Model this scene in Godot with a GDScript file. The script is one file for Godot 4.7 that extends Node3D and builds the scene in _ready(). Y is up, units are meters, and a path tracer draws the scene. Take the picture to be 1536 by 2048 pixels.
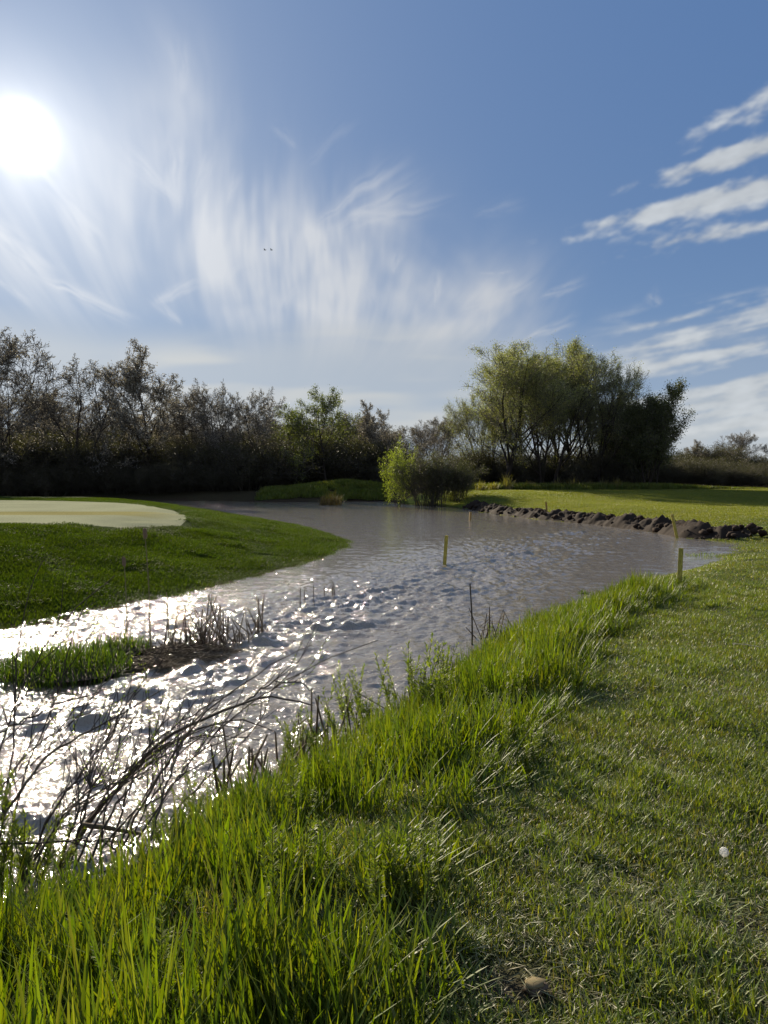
extends Node3D
# A flooded stream on a golf course at a low spring sun. Water level is y = 0, the camera looks along -z; "d" below means distance along -z.

const F := 1538.0          # focal length in pixels of the 1536 x 2048 photograph
const EYE := 2.2           # eye above the water
const HORIZON := 955.0
var pitch := atan((1024.0 - HORIZON) / F)
var rng := RandomNumberGenerator.new()
var nz := FastNoiseLite.new()      # general purpose noise
var nf := FastNoiseLite.new()      # fractal noise
var taken := {}

# ------------------------------------------------------------------ geometry helpers
class G:
	var v := PackedVector3Array()
	var n := PackedVector3Array()
	var c := PackedColorArray()
	var i := PackedInt32Array()
	func quad(a: Vector3, b: Vector3, e: Vector3, f: Vector3, nn: Vector3, col: Color) -> void:
		var k := v.size()
		v.append(a); v.append(b); v.append(e); v.append(f)
		for q in 4:
			n.append(nn); c.append(col)
		i.append(k); i.append(k + 1); i.append(k + 2); i.append(k); i.append(k + 2); i.append(k + 3)
	func leaf(p: Vector3, along: Vector3, side: Vector3, col: Color) -> void:   # a pointed diamond
		var k := v.size()
		v.append(p); v.append(p + along * 0.45 + side); v.append(p + along); v.append(p + along * 0.45 - side)
		var nn := along.cross(side).normalized()
		for q in 4:
			n.append(nn); c.append(col)
		i.append(k); i.append(k + 1); i.append(k + 2); i.append(k); i.append(k + 2); i.append(k + 3)
	func tube(pts: PackedVector3Array, rad: PackedFloat32Array, sides: int, col: Color) -> void:
		var k := v.size()
		var m := pts.size()
		for a in m:
			var t := (pts[mini(a + 1, m - 1)] - pts[maxi(a - 1, 0)]).normalized()
			var u := t.cross(Vector3(0.31, 0.17, 0.93)).normalized()
			var w := t.cross(u)
			for s in sides:
				var ang := TAU * s / sides
				var o := u * cos(ang) + w * sin(ang)
				v.append(pts[a] + o * rad[a]); n.append(o); c.append(col)
		for a in m - 1:
			for s in sides:
				var p := k + a * sides + s
				var q := k + a * sides + (s + 1) % sides
				i.append(p); i.append(p + sides); i.append(q)
				i.append(q); i.append(p + sides); i.append(q + sides)
	func blade(p: Vector3, yaw: float, h: float, w: float, lean: float, curl: float, segs: int, col: Color) -> void:
		var fwd := Vector3(sin(yaw), 0, cos(yaw))
		var side := Vector3(fwd.z, 0, -fwd.x)
		var k := v.size()
		var at := p
		var ang := lean
		for s in segs + 1:
			var t := float(s) / segs
			var up := Vector3(0, cos(ang), 0) + fwd * sin(ang)
			var nn := fwd * cos(ang) - Vector3(0, sin(ang), 0)
			var ww := w * 0.5 * (1.0 - 0.25 * t) if s < segs else 0.0
			if s < segs:
				v.append(at - side * ww); v.append(at + side * ww)
				n.append((nn - side * 0.35).normalized()); n.append((nn + side * 0.35).normalized())
				c.append(col); c.append(col)
			else:
				v.append(at); n.append(nn); c.append(col)
			at += up * (h / segs)
			ang += curl / segs
		for s in segs - 1:
			var b := k + s * 2
			i.append(b); i.append(b + 2); i.append(b + 1); i.append(b + 1); i.append(b + 2); i.append(b + 3)
		var e := k + (segs - 1) * 2
		i.append(e); i.append(e + 2); i.append(e + 1)
	func fixed() -> G:      # turns faces the way their normals point
		for k in range(0, i.size(), 3):
			if (v[i[k + 2]] - v[i[k]]).cross(v[i[k + 1]] - v[i[k]]).dot(n[i[k]] + n[i[k + 1]] + n[i[k + 2]]) < 0.0:
				var t := i[k + 1]
				i[k + 1] = i[k + 2]; i[k + 2] = t
		return self
	func mesh(m: Material) -> ArrayMesh:
		var a := []
		a.resize(Mesh.ARRAY_MAX)
		a[Mesh.ARRAY_VERTEX] = v; a[Mesh.ARRAY_NORMAL] = n; a[Mesh.ARRAY_COLOR] = c; a[Mesh.ARRAY_INDEX] = i
		var am := ArrayMesh.new()
		am.add_surface_from_arrays(Mesh.PRIMITIVE_TRIANGLES, a)
		am.surface_set_material(0, m)
		return am

func smooth(a: float, b: float, x: float) -> float:
	return smoothstep(a, b, x)

func vmat(rough: float, spec := 0.5, back := Color(0, 0, 0)) -> StandardMaterial3D:
	var m := StandardMaterial3D.new()
	m.vertex_color_use_as_albedo = true
	m.roughness = rough; m.metallic_specular = spec
	m.cull_mode = BaseMaterial3D.CULL_DISABLED
	if back != Color(0, 0, 0):
		m.backlight_enabled = true; m.backlight = back
	return m

func noise_tex(size: int, freq: float, octaves: int, normal := false, bump := 8.0, seed_ := 1, type := FastNoiseLite.TYPE_SIMPLEX_SMOOTH) -> NoiseTexture2D:
	var f := FastNoiseLite.new()
	f.noise_type = type; f.seed = seed_; f.frequency = freq; f.fractal_octaves = octaves
	var t := NoiseTexture2D.new()
	t.width = size; t.height = size; t.seamless = true; t.noise = f
	t.as_normal_map = normal; t.bump_strength = bump
	return t

func tinted(t: NoiseTexture2D, lo: Color, hi: Color) -> NoiseTexture2D:
	var g := Gradient.new()
	g.set_color(0, lo); g.set_color(1, hi)
	g.set_offset(0, 0.2); g.set_offset(1, 0.8)
	t.color_ramp = g
	return t

# ------------------------------------------------------------------ naming
func numbered(called: String) -> String:
	if not taken.has(called):
		taken[called] = 0
		return called
	taken[called] += 1
	return "%s_%03d" % [called, taken[called]]

func tag(o: Node, label: String, category: String, group := "", kind := "") -> void:
	o.set_meta("label", label); o.set_meta("category", category)
	if group: o.set_meta("group", group)
	if kind: o.set_meta("kind", kind)

func thing(called: String, label: String, category: String, at: Vector3, group := "") -> Node3D:
	var o := Node3D.new()
	o.name = numbered(called); add_child(o); o.position = at
	tag(o, label, category, group)
	return o

func put(m: Mesh, called: String, parent: Node = null) -> MeshInstance3D:
	var o := MeshInstance3D.new()
	o.mesh = m
	if parent:
		o.name = called; parent.add_child(o, true)
	else:
		o.name = numbered(called); add_child(o)
	return o

func structure(m: Mesh, called: String) -> MeshInstance3D:
	var o := put(m, called)
	o.set_meta("kind", "structure")
	return o

# ------------------------------------------------------------------ photograph pixel to a point on a level plane
func ray(x: float, y: float) -> Vector3:
	return Vector3((x - 768.0) / F, -(y - 1024.0) / F, -1).rotated(Vector3.RIGHT, -pitch)

func at(x: float, y: float, h := 0.0) -> Vector3:
	var r := ray(x, y)
	return Vector3(0, EYE, 0) + r * ((h - EYE) / r.y)

func at_depth(x: float, y: float, d: float) -> Vector3:
	var r := ray(x, y)
	return Vector3(0, EYE, 0) + r * (d / -r.z)

func pl(px: Array, h := 0.0) -> PackedVector2Array:
	var out := PackedVector2Array()
	for k in range(0, px.size(), 2):
		var p := at(px[k], px[k + 1], h)
		out.append(Vector2(p.x, -p.z))
	return out

func sd(poly: PackedVector2Array, p: Vector2) -> float:   # positive inside
	var best := 1e9
	var m := poly.size()
	var a := poly[m - 1]
	for k in m:
		var b := poly[k]
		var ab := b - a
		var t := clampf((p - a).dot(ab) / ab.length_squared(), 0.0, 1.0)
		best = minf(best, p.distance_squared_to(a + ab * t))
		a = b
	best = sqrt(best)
	return best if Geometry2D.is_point_in_polygon(p, poly) else -best

# ------------------------------------------------------------------ terrain
var land_a: PackedVector2Array
var land_b: PackedVector2Array
var tall: PackedVector2Array
var gx := PackedFloat32Array()
var gd := PackedFloat32Array()
var gh := PackedFloat32Array()
var ga := PackedFloat32Array()
var gb := PackedFloat32Array()

func outlines() -> void:
	land_a = pl([0, 1850, 150, 1790, 300, 1720, 450, 1640, 560, 1580, 700, 1503, 790, 1448, 850, 1400, 915, 1345, 1000, 1285, 1100, 1240, 1240, 1185, 1320, 1158, 1390, 1142, 1440, 1125, 1470, 1104, 1490, 1090, 1440, 1081, 1395, 1078,
		1340, 1067, 1250, 1056, 1170, 1047, 1090, 1040, 1000, 1029, 940, 1018, 880, 1013, 810, 1010, 775, 1003, 700, 1003, 640, 1004, 540, 1004, 440, 1002, 300, 1001, 0, 1000])
	for q in [[-80, 72], [-330, 100], [-330, 420], [330, 420], [330, -60], [-60, -60], [-30, -22], [-12, -6], [-5, 0.6], [-2.7, 2.8]]:
		land_a.append(Vector2(q[0], q[1]))
	land_b = pl([0, 1258, 150, 1228, 270, 1205, 380, 1180, 480, 1158, 580, 1132, 650, 1110, 688, 1092, 695, 1083, 650, 1066, 590, 1050, 520, 1037, 430, 1025])
	for q in [[-15, 54], [-30, 58], [-70, 60], [-110, 40], [-110, -20], [-40, -6], [-16, 4], [-9, 8]]:
		land_b.append(Vector2(q[0], q[1]))
	tall = pl([1405, 1178, 1385, 1200, 1300, 1240, 1215, 1310, 1195, 1370, 1090, 1490, 970, 1640, 850, 1780, 850, 1900, 880, 2048], 0.5)
	for q in [[0.3, 0.9], [-0.2, -1.0], [-16, -8], [-16, 14], [4, 21]]:
		tall.append(Vector2(q[0], q[1]))

func base_height(x: float, d: float, sa: float, sb: float) -> float:
	var h := -0.6
	if sb > -3.0:
		h = maxf(h, lerpf(-0.6, 0.0, smooth(-3.0, 0.0, sb)) if sb < 0 else 0.06 * minf(sb, 1.0) + 0.94 * smooth(0.0, 7.5, sb + 0.4) + smooth(0.0, 1.0, sb) * smooth(7.0, 5.0, sb) * (0.05 * nz.get_noise_2d(x * 45.0, d * 45.0) + 0.03 * nz.get_noise_2d(x * 120.0, d * 120.0)))
	if sa > -2.0:
		var ha := lerpf(-0.6, 0.0, smooth(-2.0, 0.0, sa))
		if sa >= 0.0:
			var far := smooth(50.0, 62.0, d)
			var flat := smooth(15.0, 19.0, d) * (1.0 - far)     # low wet corner by the berm
			var near := 0.12 * minf(sa, 0.4) / 0.4 + 0.43 * smooth(0.0, 1.9, sa)
			var low := 0.55 * smooth(-0.5, 6.0, sa) - 0.02
			ha = lerpf(lerpf(near, low, flat), 0.9 * smooth(0.0, 3.5, sa), far)
			ha += 0.75 * exp(-pow((x + 3.5) / 4.5, 2) - pow((d - 74.5) / 3.0, 2))
			ha += smooth(28.0, 70.0, d) * smooth(0.0, 8.0, x - 3.0) * 0.25 * (0.6 + nz.get_noise_2d(x * 1.5, d * 1.5))
			ha += smooth(90.0, 200.0, d) * 2.0
			ha += nz.get_noise_2d(x * 22.0, d * 22.0) * 0.03 * smooth(0.0, 0.8, sa) + nz.get_noise_2d(x * 80.0, d * 80.0) * 0.014
		h = maxf(h, ha)
	return h

func axis_coords(lo: float, hi: float, fine_lo: float, fine_hi: float, step: float, growth: float) -> PackedFloat32Array:
	var neg := []
	var x := fine_lo
	var s := step
	while x > lo:
		s *= 1.0 + growth; x -= s; neg.append(maxf(x, lo))
	neg.reverse()
	var out := PackedFloat32Array(neg)
	x = fine_lo
	while x < fine_hi:
		out.append(x); x += step
	s = step
	while x < hi:
		out.append(x); s *= 1.0 + growth; x += s
	out.append(hi)
	return out

func make_terrain() -> void:
	gx = axis_coords(-300, 300, -7.0, 8.0, 0.16, 0.03)
	gd = axis_coords(-40, 400, 0.0, 12.0, 0.16, 0.02)
	var nx := gx.size()
	var nd := gd.size()
	gh.resize(nx * nd); ga.resize(nx * nd); gb.resize(nx * nd)
	for j in nd:
		for k in nx:
			var p := Vector2(gx[k], gd[j])
			var sa := sd(land_a, p)
			var sb := sd(land_b, p) if p.x < 3.0 and p.y < 64.0 else -50.0
			ga[j * nx + k] = sa; gb[j * nx + k] = sb
			gh[j * nx + k] = base_height(p.x, p.y, sa, sb)

func cell(x: float, d: float, a: PackedFloat32Array) -> float:
	var k := clampi(gx.bsearch(x) - 1, 0, gx.size() - 2)
	var j := clampi(gd.bsearch(d) - 1, 0, gd.size() - 2)
	var u := clampf((x - gx[k]) / (gx[k + 1] - gx[k]), 0.0, 1.0)
	var w := clampf((d - gd[j]) / (gd[j + 1] - gd[j]), 0.0, 1.0)
	var q := j * gx.size() + k
	return lerpf(lerpf(a[q], a[q + 1], u), lerpf(a[q + gx.size()], a[q + gx.size() + 1], u), w)

func ground(x: float, d: float) -> float:
	return cell(x, d, gh)

func soil_here(x: float, d: float) -> float:   # worn, muddy patches in the lawn where people walk
	var a := smooth(0.0, 0.30, nf.get_noise_2d(x * 55.0 + 90.0, d * 85.0))
	var s := a * smooth(4.4, 2.7, d + (1.2 - x) * 0.8) * smooth(0.25, 0.7, x)
	var rag := 1.0 + 0.9 * nf.get_noise_2d(x * 160.0, d * 160.0)
	s = maxf(s, 1.3 * rag * exp(-pow((x - 0.40) / 0.30, 2) - pow((d - 2.45) / 0.09, 2)))
	s = maxf(s, 1.3 * rag * exp(-pow((x - 1.26) / 0.28, 2) - pow((d - 2.78) / 0.08, 2)))
	return minf(s, 1.0)

func build_ground() -> void:
	var nx := gx.size()
	var nd := gd.size()
	var g := G.new()
	g.v.resize(nx * nd); g.n.resize(nx * nd); g.c.resize(nx * nd)
	for j in nd:
		for k in nx:
			var q := j * nx + k
			var x := gx[k]
			var d := gd[j]
			g.v[q] = Vector3(x, gh[q], -d)
			var kx := clampi(k, 1, nx - 2)
			var jd := clampi(j, 1, nd - 2)
			var dx := (gh[j * nx + kx + 1] - gh[j * nx + kx - 1]) / (gx[kx + 1] - gx[kx - 1])
			var dd := (gh[(jd + 1) * nx + k] - gh[(jd - 1) * nx + k]) / (gd[jd + 1] - gd[jd - 1])
			g.n[q] = Vector3(-dx, 1, dd).normalized()
			var col := Color(0.048, 0.075, 0.018)                       # turf
			if gh[q] < 0.02: col = Color(0.075, 0.058, 0.042)             # stream bed
			elif d < 20.0: col = Color(0.075, 0.095, 0.03).lerp(Color(0.105, 0.085, 0.066), soil_here(x, d))
			elif d > 68.0: col = Color(0.085, 0.072, 0.045)                # leaf litter under the trees
			elif x > 2.0 and d > 28.0: col = Color(0.135, 0.175, 0.045)   # mown fairway
			g.c[q] = col
	for j in nd - 1:
		for k in nx - 1:
			var q := j * nx + k
			g.i.append(q); g.i.append(q + nx); g.i.append(q + 1)
			g.i.append(q + 1); g.i.append(q + nx); g.i.append(q + nx + 1)
	var m := vmat(0.95, 0.05)
	m.uv1_triplanar = true; m.uv1_world_triplanar = true; m.uv1_scale = Vector3(0.9, 0.9, 0.9)
	m.albedo_texture = tinted(noise_tex(1024, 0.02, 5, false, 8.0, 4), Color(0.72, 0.72, 0.72), Color(1, 1, 1))
	m.heightmap_enabled = true; m.heightmap_scale = 3.0; m.heightmap_texture = noise_tex(1024, 0.05, 4, false, 8.0, 5)
	structure(g.mesh(m), "ground")

# ------------------------------------------------------------------ sky
const SUN_AZ := -24.7
const SUN_EL := 21.6

func dir_of(az: float, el: float) -> Vector3:
	return Vector3(sin(deg_to_rad(az)) * cos(deg_to_rad(el)), sin(deg_to_rad(el)), -cos(deg_to_rad(az)) * cos(deg_to_rad(el)))

func blob(az: float, el: float, a: float, e: float, wa: float, we: float, tilt := 0.0) -> float:
	var x := az - a
	var y := el - e
	var c := cos(tilt)
	var s := sin(tilt)
	var u := (x * c + y * s) / wa
	var w := (y * c - x * s) / we
	return exp(-u * u - w * w)

var sun_dir: Vector3
var wisps := []
func add_wisps(rows: Array) -> void:      # cirrus strokes: from, to (photograph pixels turned into azimuth and height), half width in degrees, strength
	for q in rows:
		var a := ray(q[0], q[1]).normalized()
		var b := ray(q[2], q[3]).normalized()
		var p0 := Vector2(rad_to_deg(atan2(a.x, -a.z)), rad_to_deg(asin(a.y)))
		var p1 := Vector2(rad_to_deg(atan2(b.x, -b.z)), rad_to_deg(asin(b.y)))
		wisps.append([p0, (p1 - p0) / p0.distance_squared_to(p1), (p1 - p0).normalized(), q[4] * 0.037, q[5], (p0 + p1) * 0.5, p0.distance_to(p1) * 0.5 + q[4] * 0.11])

func sky_color(az: float, el: float) -> Color:
	var e := maxf(el, 0.0)
	var dir := dir_of(az, e)
	var ang := rad_to_deg(acos(clampf(dir.dot(sun_dir), -1.0, 1.0)))
	# clear air: deep blue overhead and away from the sun, paler near the horizon and round the sun
	var r := lerpf(0.078, 0.30, exp(-e / 9.0))
	var g := lerpf(0.172, 0.45, exp(-e / 9.0))
	var b := lerpf(0.385, 0.62, exp(-e / 9.0))
	var round_sun := exp(-ang / 17.0)
	r += 0.30 * round_sun; g += 0.30 * round_sun; b += 0.26 * round_sun
	# cirrus: fibres that fan out from low ahead, bent by a slow warp
	var wx := nz.get_noise_2d(az * 3.0, e * 3.0) * 5.0
	var wy := nz.get_noise_2d(az * 3.0 + 300.0, e * 3.0 + 50.0) * 5.0
	var x := az + wx + 9.0
	var y := e + wy + 4.0
	var rad := sqrt(x * x + y * y)
	var phi := atan2(x, y)
	var fibre := nf.get_noise_2d(phi * 420.0, rad * 5.0) * 0.5 + 0.5
	var fine := nf.get_noise_2d(phi * 1500.0 + 77.0, rad * 12.0) * 0.5 + 0.5
	var puff := nf.get_noise_2d(az * 9.0 + wx * 9.0, e * 9.0 + wy * 9.0) * 0.5 + 0.5
	var inside := smooth(44.0, 30.0, absf(az)) * smooth(46.0, 34.0, e)
	var veil := 0.0
	veil += 0.75 * blob(az, e, -14.0, 18.0, 8.0, 5.5, -0.35)
	veil += 0.80 * blob(az, e, -6.0, 14.5, 9.0, 4.0, -0.2)
	veil += 0.85 * blob(az, e, 2.5, 12.2, 7.5, 3.2, -0.15)
	veil += 0.70 * blob(az, e, -1.5, 17.6, 4.5, 2.6, 0.45)
	veil += 0.55 * blob(az, e, 8.5, 13.0, 3.8, 2.2, 0.5)
	veil += 0.65 * blob(az, e, -22.5, 13.6, 4.8, 1.25, -0.42)
	veil += 0.35 * blob(az, e, -15.0, 25.5, 3.0, 3.5, 0.2)
	veil += 0.55 * blob(az, e, -23.0, 17.5, 5.0, 2.5, -0.4)
	veil -= 0.45 * blob(az, e, -19.0, 12.0, 3.5, 1.4, -0.3)
	veil = minf(veil, 1.0)
	veil = maxf(veil, 0.78 * smooth(9.0, 12.0, e) * smooth(23.0, 13.0, e + az * 0.25) * smooth(13.0, 3.0, az) * (0.6 + 0.6 * puff))
	var open := 0.75 * smooth(0.35, 0.75, nf.get_noise_2d(az * 0.8 + 40.0, e * 1.6) * 0.5 + 0.5)
	veil = lerpf(open, veil, inside)
	var cirrus := clampf(veil * (0.27 + 0.95 * smooth(0.30, 0.78, fibre * 0.55 + puff * 0.30 + fine * 0.15)), 0.0, 1.0)
	if inside > 0.0:
		var pw := Vector2(az + wx * 0.22 + (puff - 0.5) * 1.1, e + wy * 0.22 + (fibre - 0.5) * 1.1)
		for q in wisps:
			if absf(pw.x - q[5].x) > q[6] or absf(pw.y - q[5].y) > q[6]: continue
			var rel: Vector2 = pw - q[0]
			var u: float = rel.dot(q[1])
			var w: float = (q[2] as Vector2).cross(rel) / (q[3] * lerpf(0.55, 1.3, clampf(u, 0.0, 1.0)))
			var tex := nf.get_noise_2d(w * 90.0 + q[0].x * 50.0, u * 90.0) * 0.5 + 0.5
			cirrus = maxf(cirrus, 0.0) + (1.0 - cirrus) * q[4] * smooth(-0.12, 0.25, u) * smooth(1.25, 0.6, u) * exp(-w * w) * smooth(0.15, 0.75, tex)
	# bank of thin cloud low over the trees
	var low := nf.get_noise_2d(az * 3.2 + wx * 2.0, e * 17.0 + wy) * 0.5 + 0.5
	var bank := smooth(11.8, 8.5, e + wy * 0.25) * (0.55 + 0.45 * smooth(0.35, 0.60, low)) * (1.0 - 0.35 * inside * smooth(-15.0, -20.0, az)) * (1.0 - 0.75 * inside * smooth(10.0, 17.0, az) * smooth(2.0, 5.0, e)) * lerpf(1.0, 0.92, smooth(8.0, 18.0, az))
	# rippled altocumulus to the right, in bands that rise a little to the right
	var ty := e - (az - 20.0) * 0.16
	var band := nf.get_noise_2d(az * 2.6 + 500.0, ty * 24.0 + wx * 0.8) * 0.5 + 0.5
	var curd := nf.get_noise_2d(az * 30.0 + wy * 4.0, ty * 75.0 + 900.0) * 0.5 + 0.5
	var hi := 0.0
	hi = maxf(hi, blob(az, e, 24.5, 20.6, 8.0, 0.85, 0.16))
	hi = maxf(hi, blob(az, e, 22.5, 18.0, 8.6, 0.95, 0.10))
	hi = maxf(hi, 0.8 * blob(az, e, 24.5, 16.0, 6.5, 0.6, 0.08))
	hi = maxf(hi, 0.7 * blob(az, e, 26.0, 23.5, 4.6, 1.0, 0.25))
	hi = lerpf(smooth(0.4, 0.8, nf.get_noise_2d(az * 1.2 + 700.0, e * 4.0) * 0.5 + 0.5), hi, smooth(50.0, 36.0, absf(az)))
	var alto := smooth(0.0, 0.25, hi) * smooth(0.22, 0.78, hi * 0.72 + (band - 0.5) * 0.8 + (curd - 0.5) * 0.8)
	var lowmask := smooth(13.0, 18.5, az - (e - 6.0) * 0.25) * smooth(12.6, 11.0, e - (az - 22.0) * 0.08)
	lowmask = lerpf(smooth(13.0, 10.0, e) * 0.8, lowmask, smooth(50.0, 36.0, absf(az)))
	var streak := nf.get_noise_2d(az * 3.4 + 1500.0, ty * 52.0 + wx * 1.5) * 0.5 + 0.5
	alto = maxf(alto, lowmask * smooth(0.22, 0.80, 0.60 + (streak - 0.5) * 1.6 + (band - 0.5) * 0.7 + (curd - 0.5) * 0.6))
	# light in the clouds: bright where thin and near the sun, greyer where thick
	var lit := 0.55 + 0.42 * exp(-ang / 22.0)
	var cc := Color(0.98, 1.0, 1.03) * lit
	r = lerpf(r, cc.r, cirrus * 0.80); g = lerpf(g, cc.g, cirrus * 0.80); b = lerpf(b, cc.b, cirrus * 0.80)
	var bc := Color(0.66, 0.67, 0.655) * (0.88 + 0.25 * exp(-ang / 20.0))
	r = lerpf(r, bc.r, bank * 0.88); g = lerpf(g, bc.g, bank * 0.88); b = lerpf(b, bc.b, bank * 0.84)
	var ac := Color(0.60, 0.63, 0.65) * (0.60 + 0.36 * curd + 0.30 * streak)
	r = lerpf(r, ac.r, alto * 0.86); g = lerpf(g, ac.g, alto * 0.86); b = lerpf(b, ac.b, alto * 0.86)
	# the sun burnt out through thin cloud
	var wob := ang * (1.0 + 0.35 * (puff - 0.5))
	var glow := 6.0 * exp(-pow(wob / 1.15, 2.0)) + 0.42 * exp(-wob / 2.6) + 0.20 * exp(-ang / 7.0)
	return Color(r + glow, g + glow * 0.985, b + glow * 0.95)

func sky_patch(w: int, h: int, x0: int, y0: int, x1: int, y1: int) -> Image:
	var im := Image.create(x1 - x0, y1 - y0, false, Image.FORMAT_RGBF)
	for y in range(y0, y1):
		var el := 90.0 - (y + 0.5) * 180.0 / h
		for x in range(x0, x1):
			im.set_pixel(x - x0, y - y0, sky_color((x + 0.5) * 360.0 / w - 180.0, el))
	return im

func build_sky(e: Environment) -> void:
	sun_dir = dir_of(SUN_AZ, SUN_EL)
	add_wisps([[0, 465, 110, 565, 26, 0.7], [95, 560, 255, 625, 12, 0.75], [0, 565, 70, 610, 8, 0.4], [345, 430, 332, 265, 26, 0.55], [345, 400, 250, 310, 16, 0.45], [375, 390, 405, 305, 12, 0.4], [352, 190, 345, 80, 14, 0.3],
		[360, 640, 308, 588, 9, 0.5], [310, 600, 395, 550, 12, 0.5], [630, 450, 805, 340, 12, 0.5], [670, 460, 835, 375, 11, 0.5], [690, 440, 830, 430, 15, 0.5], [700, 465, 885, 410, 11, 0.35], [915, 615, 1050, 553, 14, 0.65],
		[955, 660, 980, 570, 14, 0.5], [1065, 585, 1155, 543, 8, 0.4], [1050, 655, 1142, 628, 11, 0.5], [1030, 675, 1080, 635, 8, 0.5], [856, 625, 863, 548, 8, 0.55], [778, 560, 792, 512, 10, 0.45], [945, 538, 1012, 530, 2.5, 0.4],
		[452, 405, 472, 352, 9, 0.35], [590, 292, 545, 255, 12, 0.18], [940, 432, 1035, 393, 10, 0.18], [150, 420, 220, 505, 15, 0.5], [60, 340, 215, 490, 30, 0.4], [560, 625, 605, 535, 13, 0.3], [640, 560, 705, 605, 12, 0.3],
		[1340, 590, 1310, 572, 10, 0.45], [620, 330, 720, 260, 14, 0.12], [410, 560, 500, 520, 14, 0.3], [480, 600, 440, 520, 12, 0.3], [740, 620, 720, 540, 14, 0.3]])
	var im := Image.create(512, 256, false, Image.FORMAT_RGBF)
	im.blit_rect(sky_patch(512, 256, 0, 0, 512, 129), Rect2i(0, 0, 512, 129), Vector2i.ZERO)
	im.blit_rect(im, Rect2i(0, 128, 512, 1), Vector2i(0, 129))
	for y in range(129, 256):
		im.blit_rect(im, Rect2i(0, 128, 512, 1), Vector2i(0, y))
	im.resize(4096, 2048, Image.INTERPOLATE_CUBIC)
	var x0 := int((180.0 - 36.0) / 360.0 * 4096.0)
	var x1 := int((180.0 + 36.0) / 360.0 * 4096.0)
	var y0 := int((90.0 - 42.0) / 180.0 * 2048.0)
	im.blit_rect(sky_patch(4096, 2048, x0, y0, x1, 1030), Rect2i(0, 0, x1 - x0, 1030 - y0), Vector2i(x0, y0))
	var rolled := Image.create(4096, 2048, false, Image.FORMAT_RGBF)      # the panorama's own middle lies behind
	rolled.blit_rect(im, Rect2i(2048, 0, 2048, 2048), Vector2i(0, 0))
	rolled.blit_rect(im, Rect2i(0, 0, 2048, 2048), Vector2i(2048, 0))
	im = rolled
	var sm := PanoramaSkyMaterial.new()
	sm.panorama = ImageTexture.create_from_image(im)
	var sky := Sky.new()
	sky.sky_material = sm
	e.background_mode = Environment.BG_SKY
	e.sky = sky

# ------------------------------------------------------------------ water
var current: PackedVector2Array
var ridges := []

func seg_dist(p: Vector2, a: Vector2, b: Vector2) -> Vector2:     # (signed distance across, clamped share along)
	var ab := b - a
	var t := clampf((p - a).dot(ab) / ab.length_squared(), 0.0, 1.0)
	var o := p - (a + ab * t)
	return Vector2(o.length() * (1.0 if ab.cross(o) > 0 else -1.0), t)

func water_height(x: float, d: float) -> float:
	var p := Vector2(x, d)
	var far := 1e9
	for k in current.size() - 1:
		far = minf(far, absf(seg_dist(p, current[k], current[k + 1]).x))
	var wild := exp(-pow(far / (2.3 + 0.02 * d), 2.0))
	if d < 17.0: wild = maxf(wild, 0.8 * smooth(1.5, 0.0, x) * smooth(17.0, 12.0, d))
	wild *= smooth(48.0, 24.0, d)
	wild *= 1.0 + 0.9 * smooth(8.0, 14.0, d)
	var qx := x + nz.get_noise_2d(x * 25.0, d * 25.0) * 0.35
	var qd := d + nz.get_noise_2d(x * 25.0 + 99.0, d * 25.0) * 0.35
	var s := (qx * 0.62 + qd * 0.78)       # across the flow lines
	var t := (qx * 0.78 - qd * 0.62)       # along the flow
	var h := nz.get_noise_2d(t * 90.0, s * 190.0) * 0.005 + nz.get_noise_2d(x * 60.0, d * 130.0) * 0.006
	h += nz.get_noise_2d(t * 260.0, s * 420.0) * 0.0025
	h += wild * (1.0 - 2.0 * absf(nz.get_noise_2d(t * 95.0 + 31.0, s * 70.0))) * 0.014
	h += wild * (1.0 - 2.0 * absf(nz.get_noise_2d(t * 230.0 + 7.0, s * 190.0))) * 0.014
	h += wild * (1.0 - 2.0 * absf(nz.get_noise_2d(t * 430.0, s * 300.0))) * 0.011
	if d < 16.0: h += (0.2 + wild) * (0.6 - absf(nz.get_noise_2d(t * 900.0, s * 700.0))) * 0.008
	for q in ridges:
		if absf(x - q[2].x) > q[3] or absf(d - q[2].y) > q[3]: continue
		var o := seg_dist(Vector2(qx, qd), q[0], q[1])
		var amp: float = q[4] * 0.72 * (0.6 + 0.9 * nz.get_noise_2d(x * 150.0, d * 150.0) + 0.5 * nz.get_noise_2d(x * 420.0, d * 420.0)) * smooth(0.0, 0.2, o.y + 0.02) * smooth(1.0, 0.8, o.y - 0.02)
		h += amp * (exp(-pow(o.x / q[5], 2.0)) - 0.4 * exp(-pow((absf(o.x) - q[5] * 2.3) / (q[5] * 1.3), 2.0)))
	return h - wild * 0.010

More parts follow.
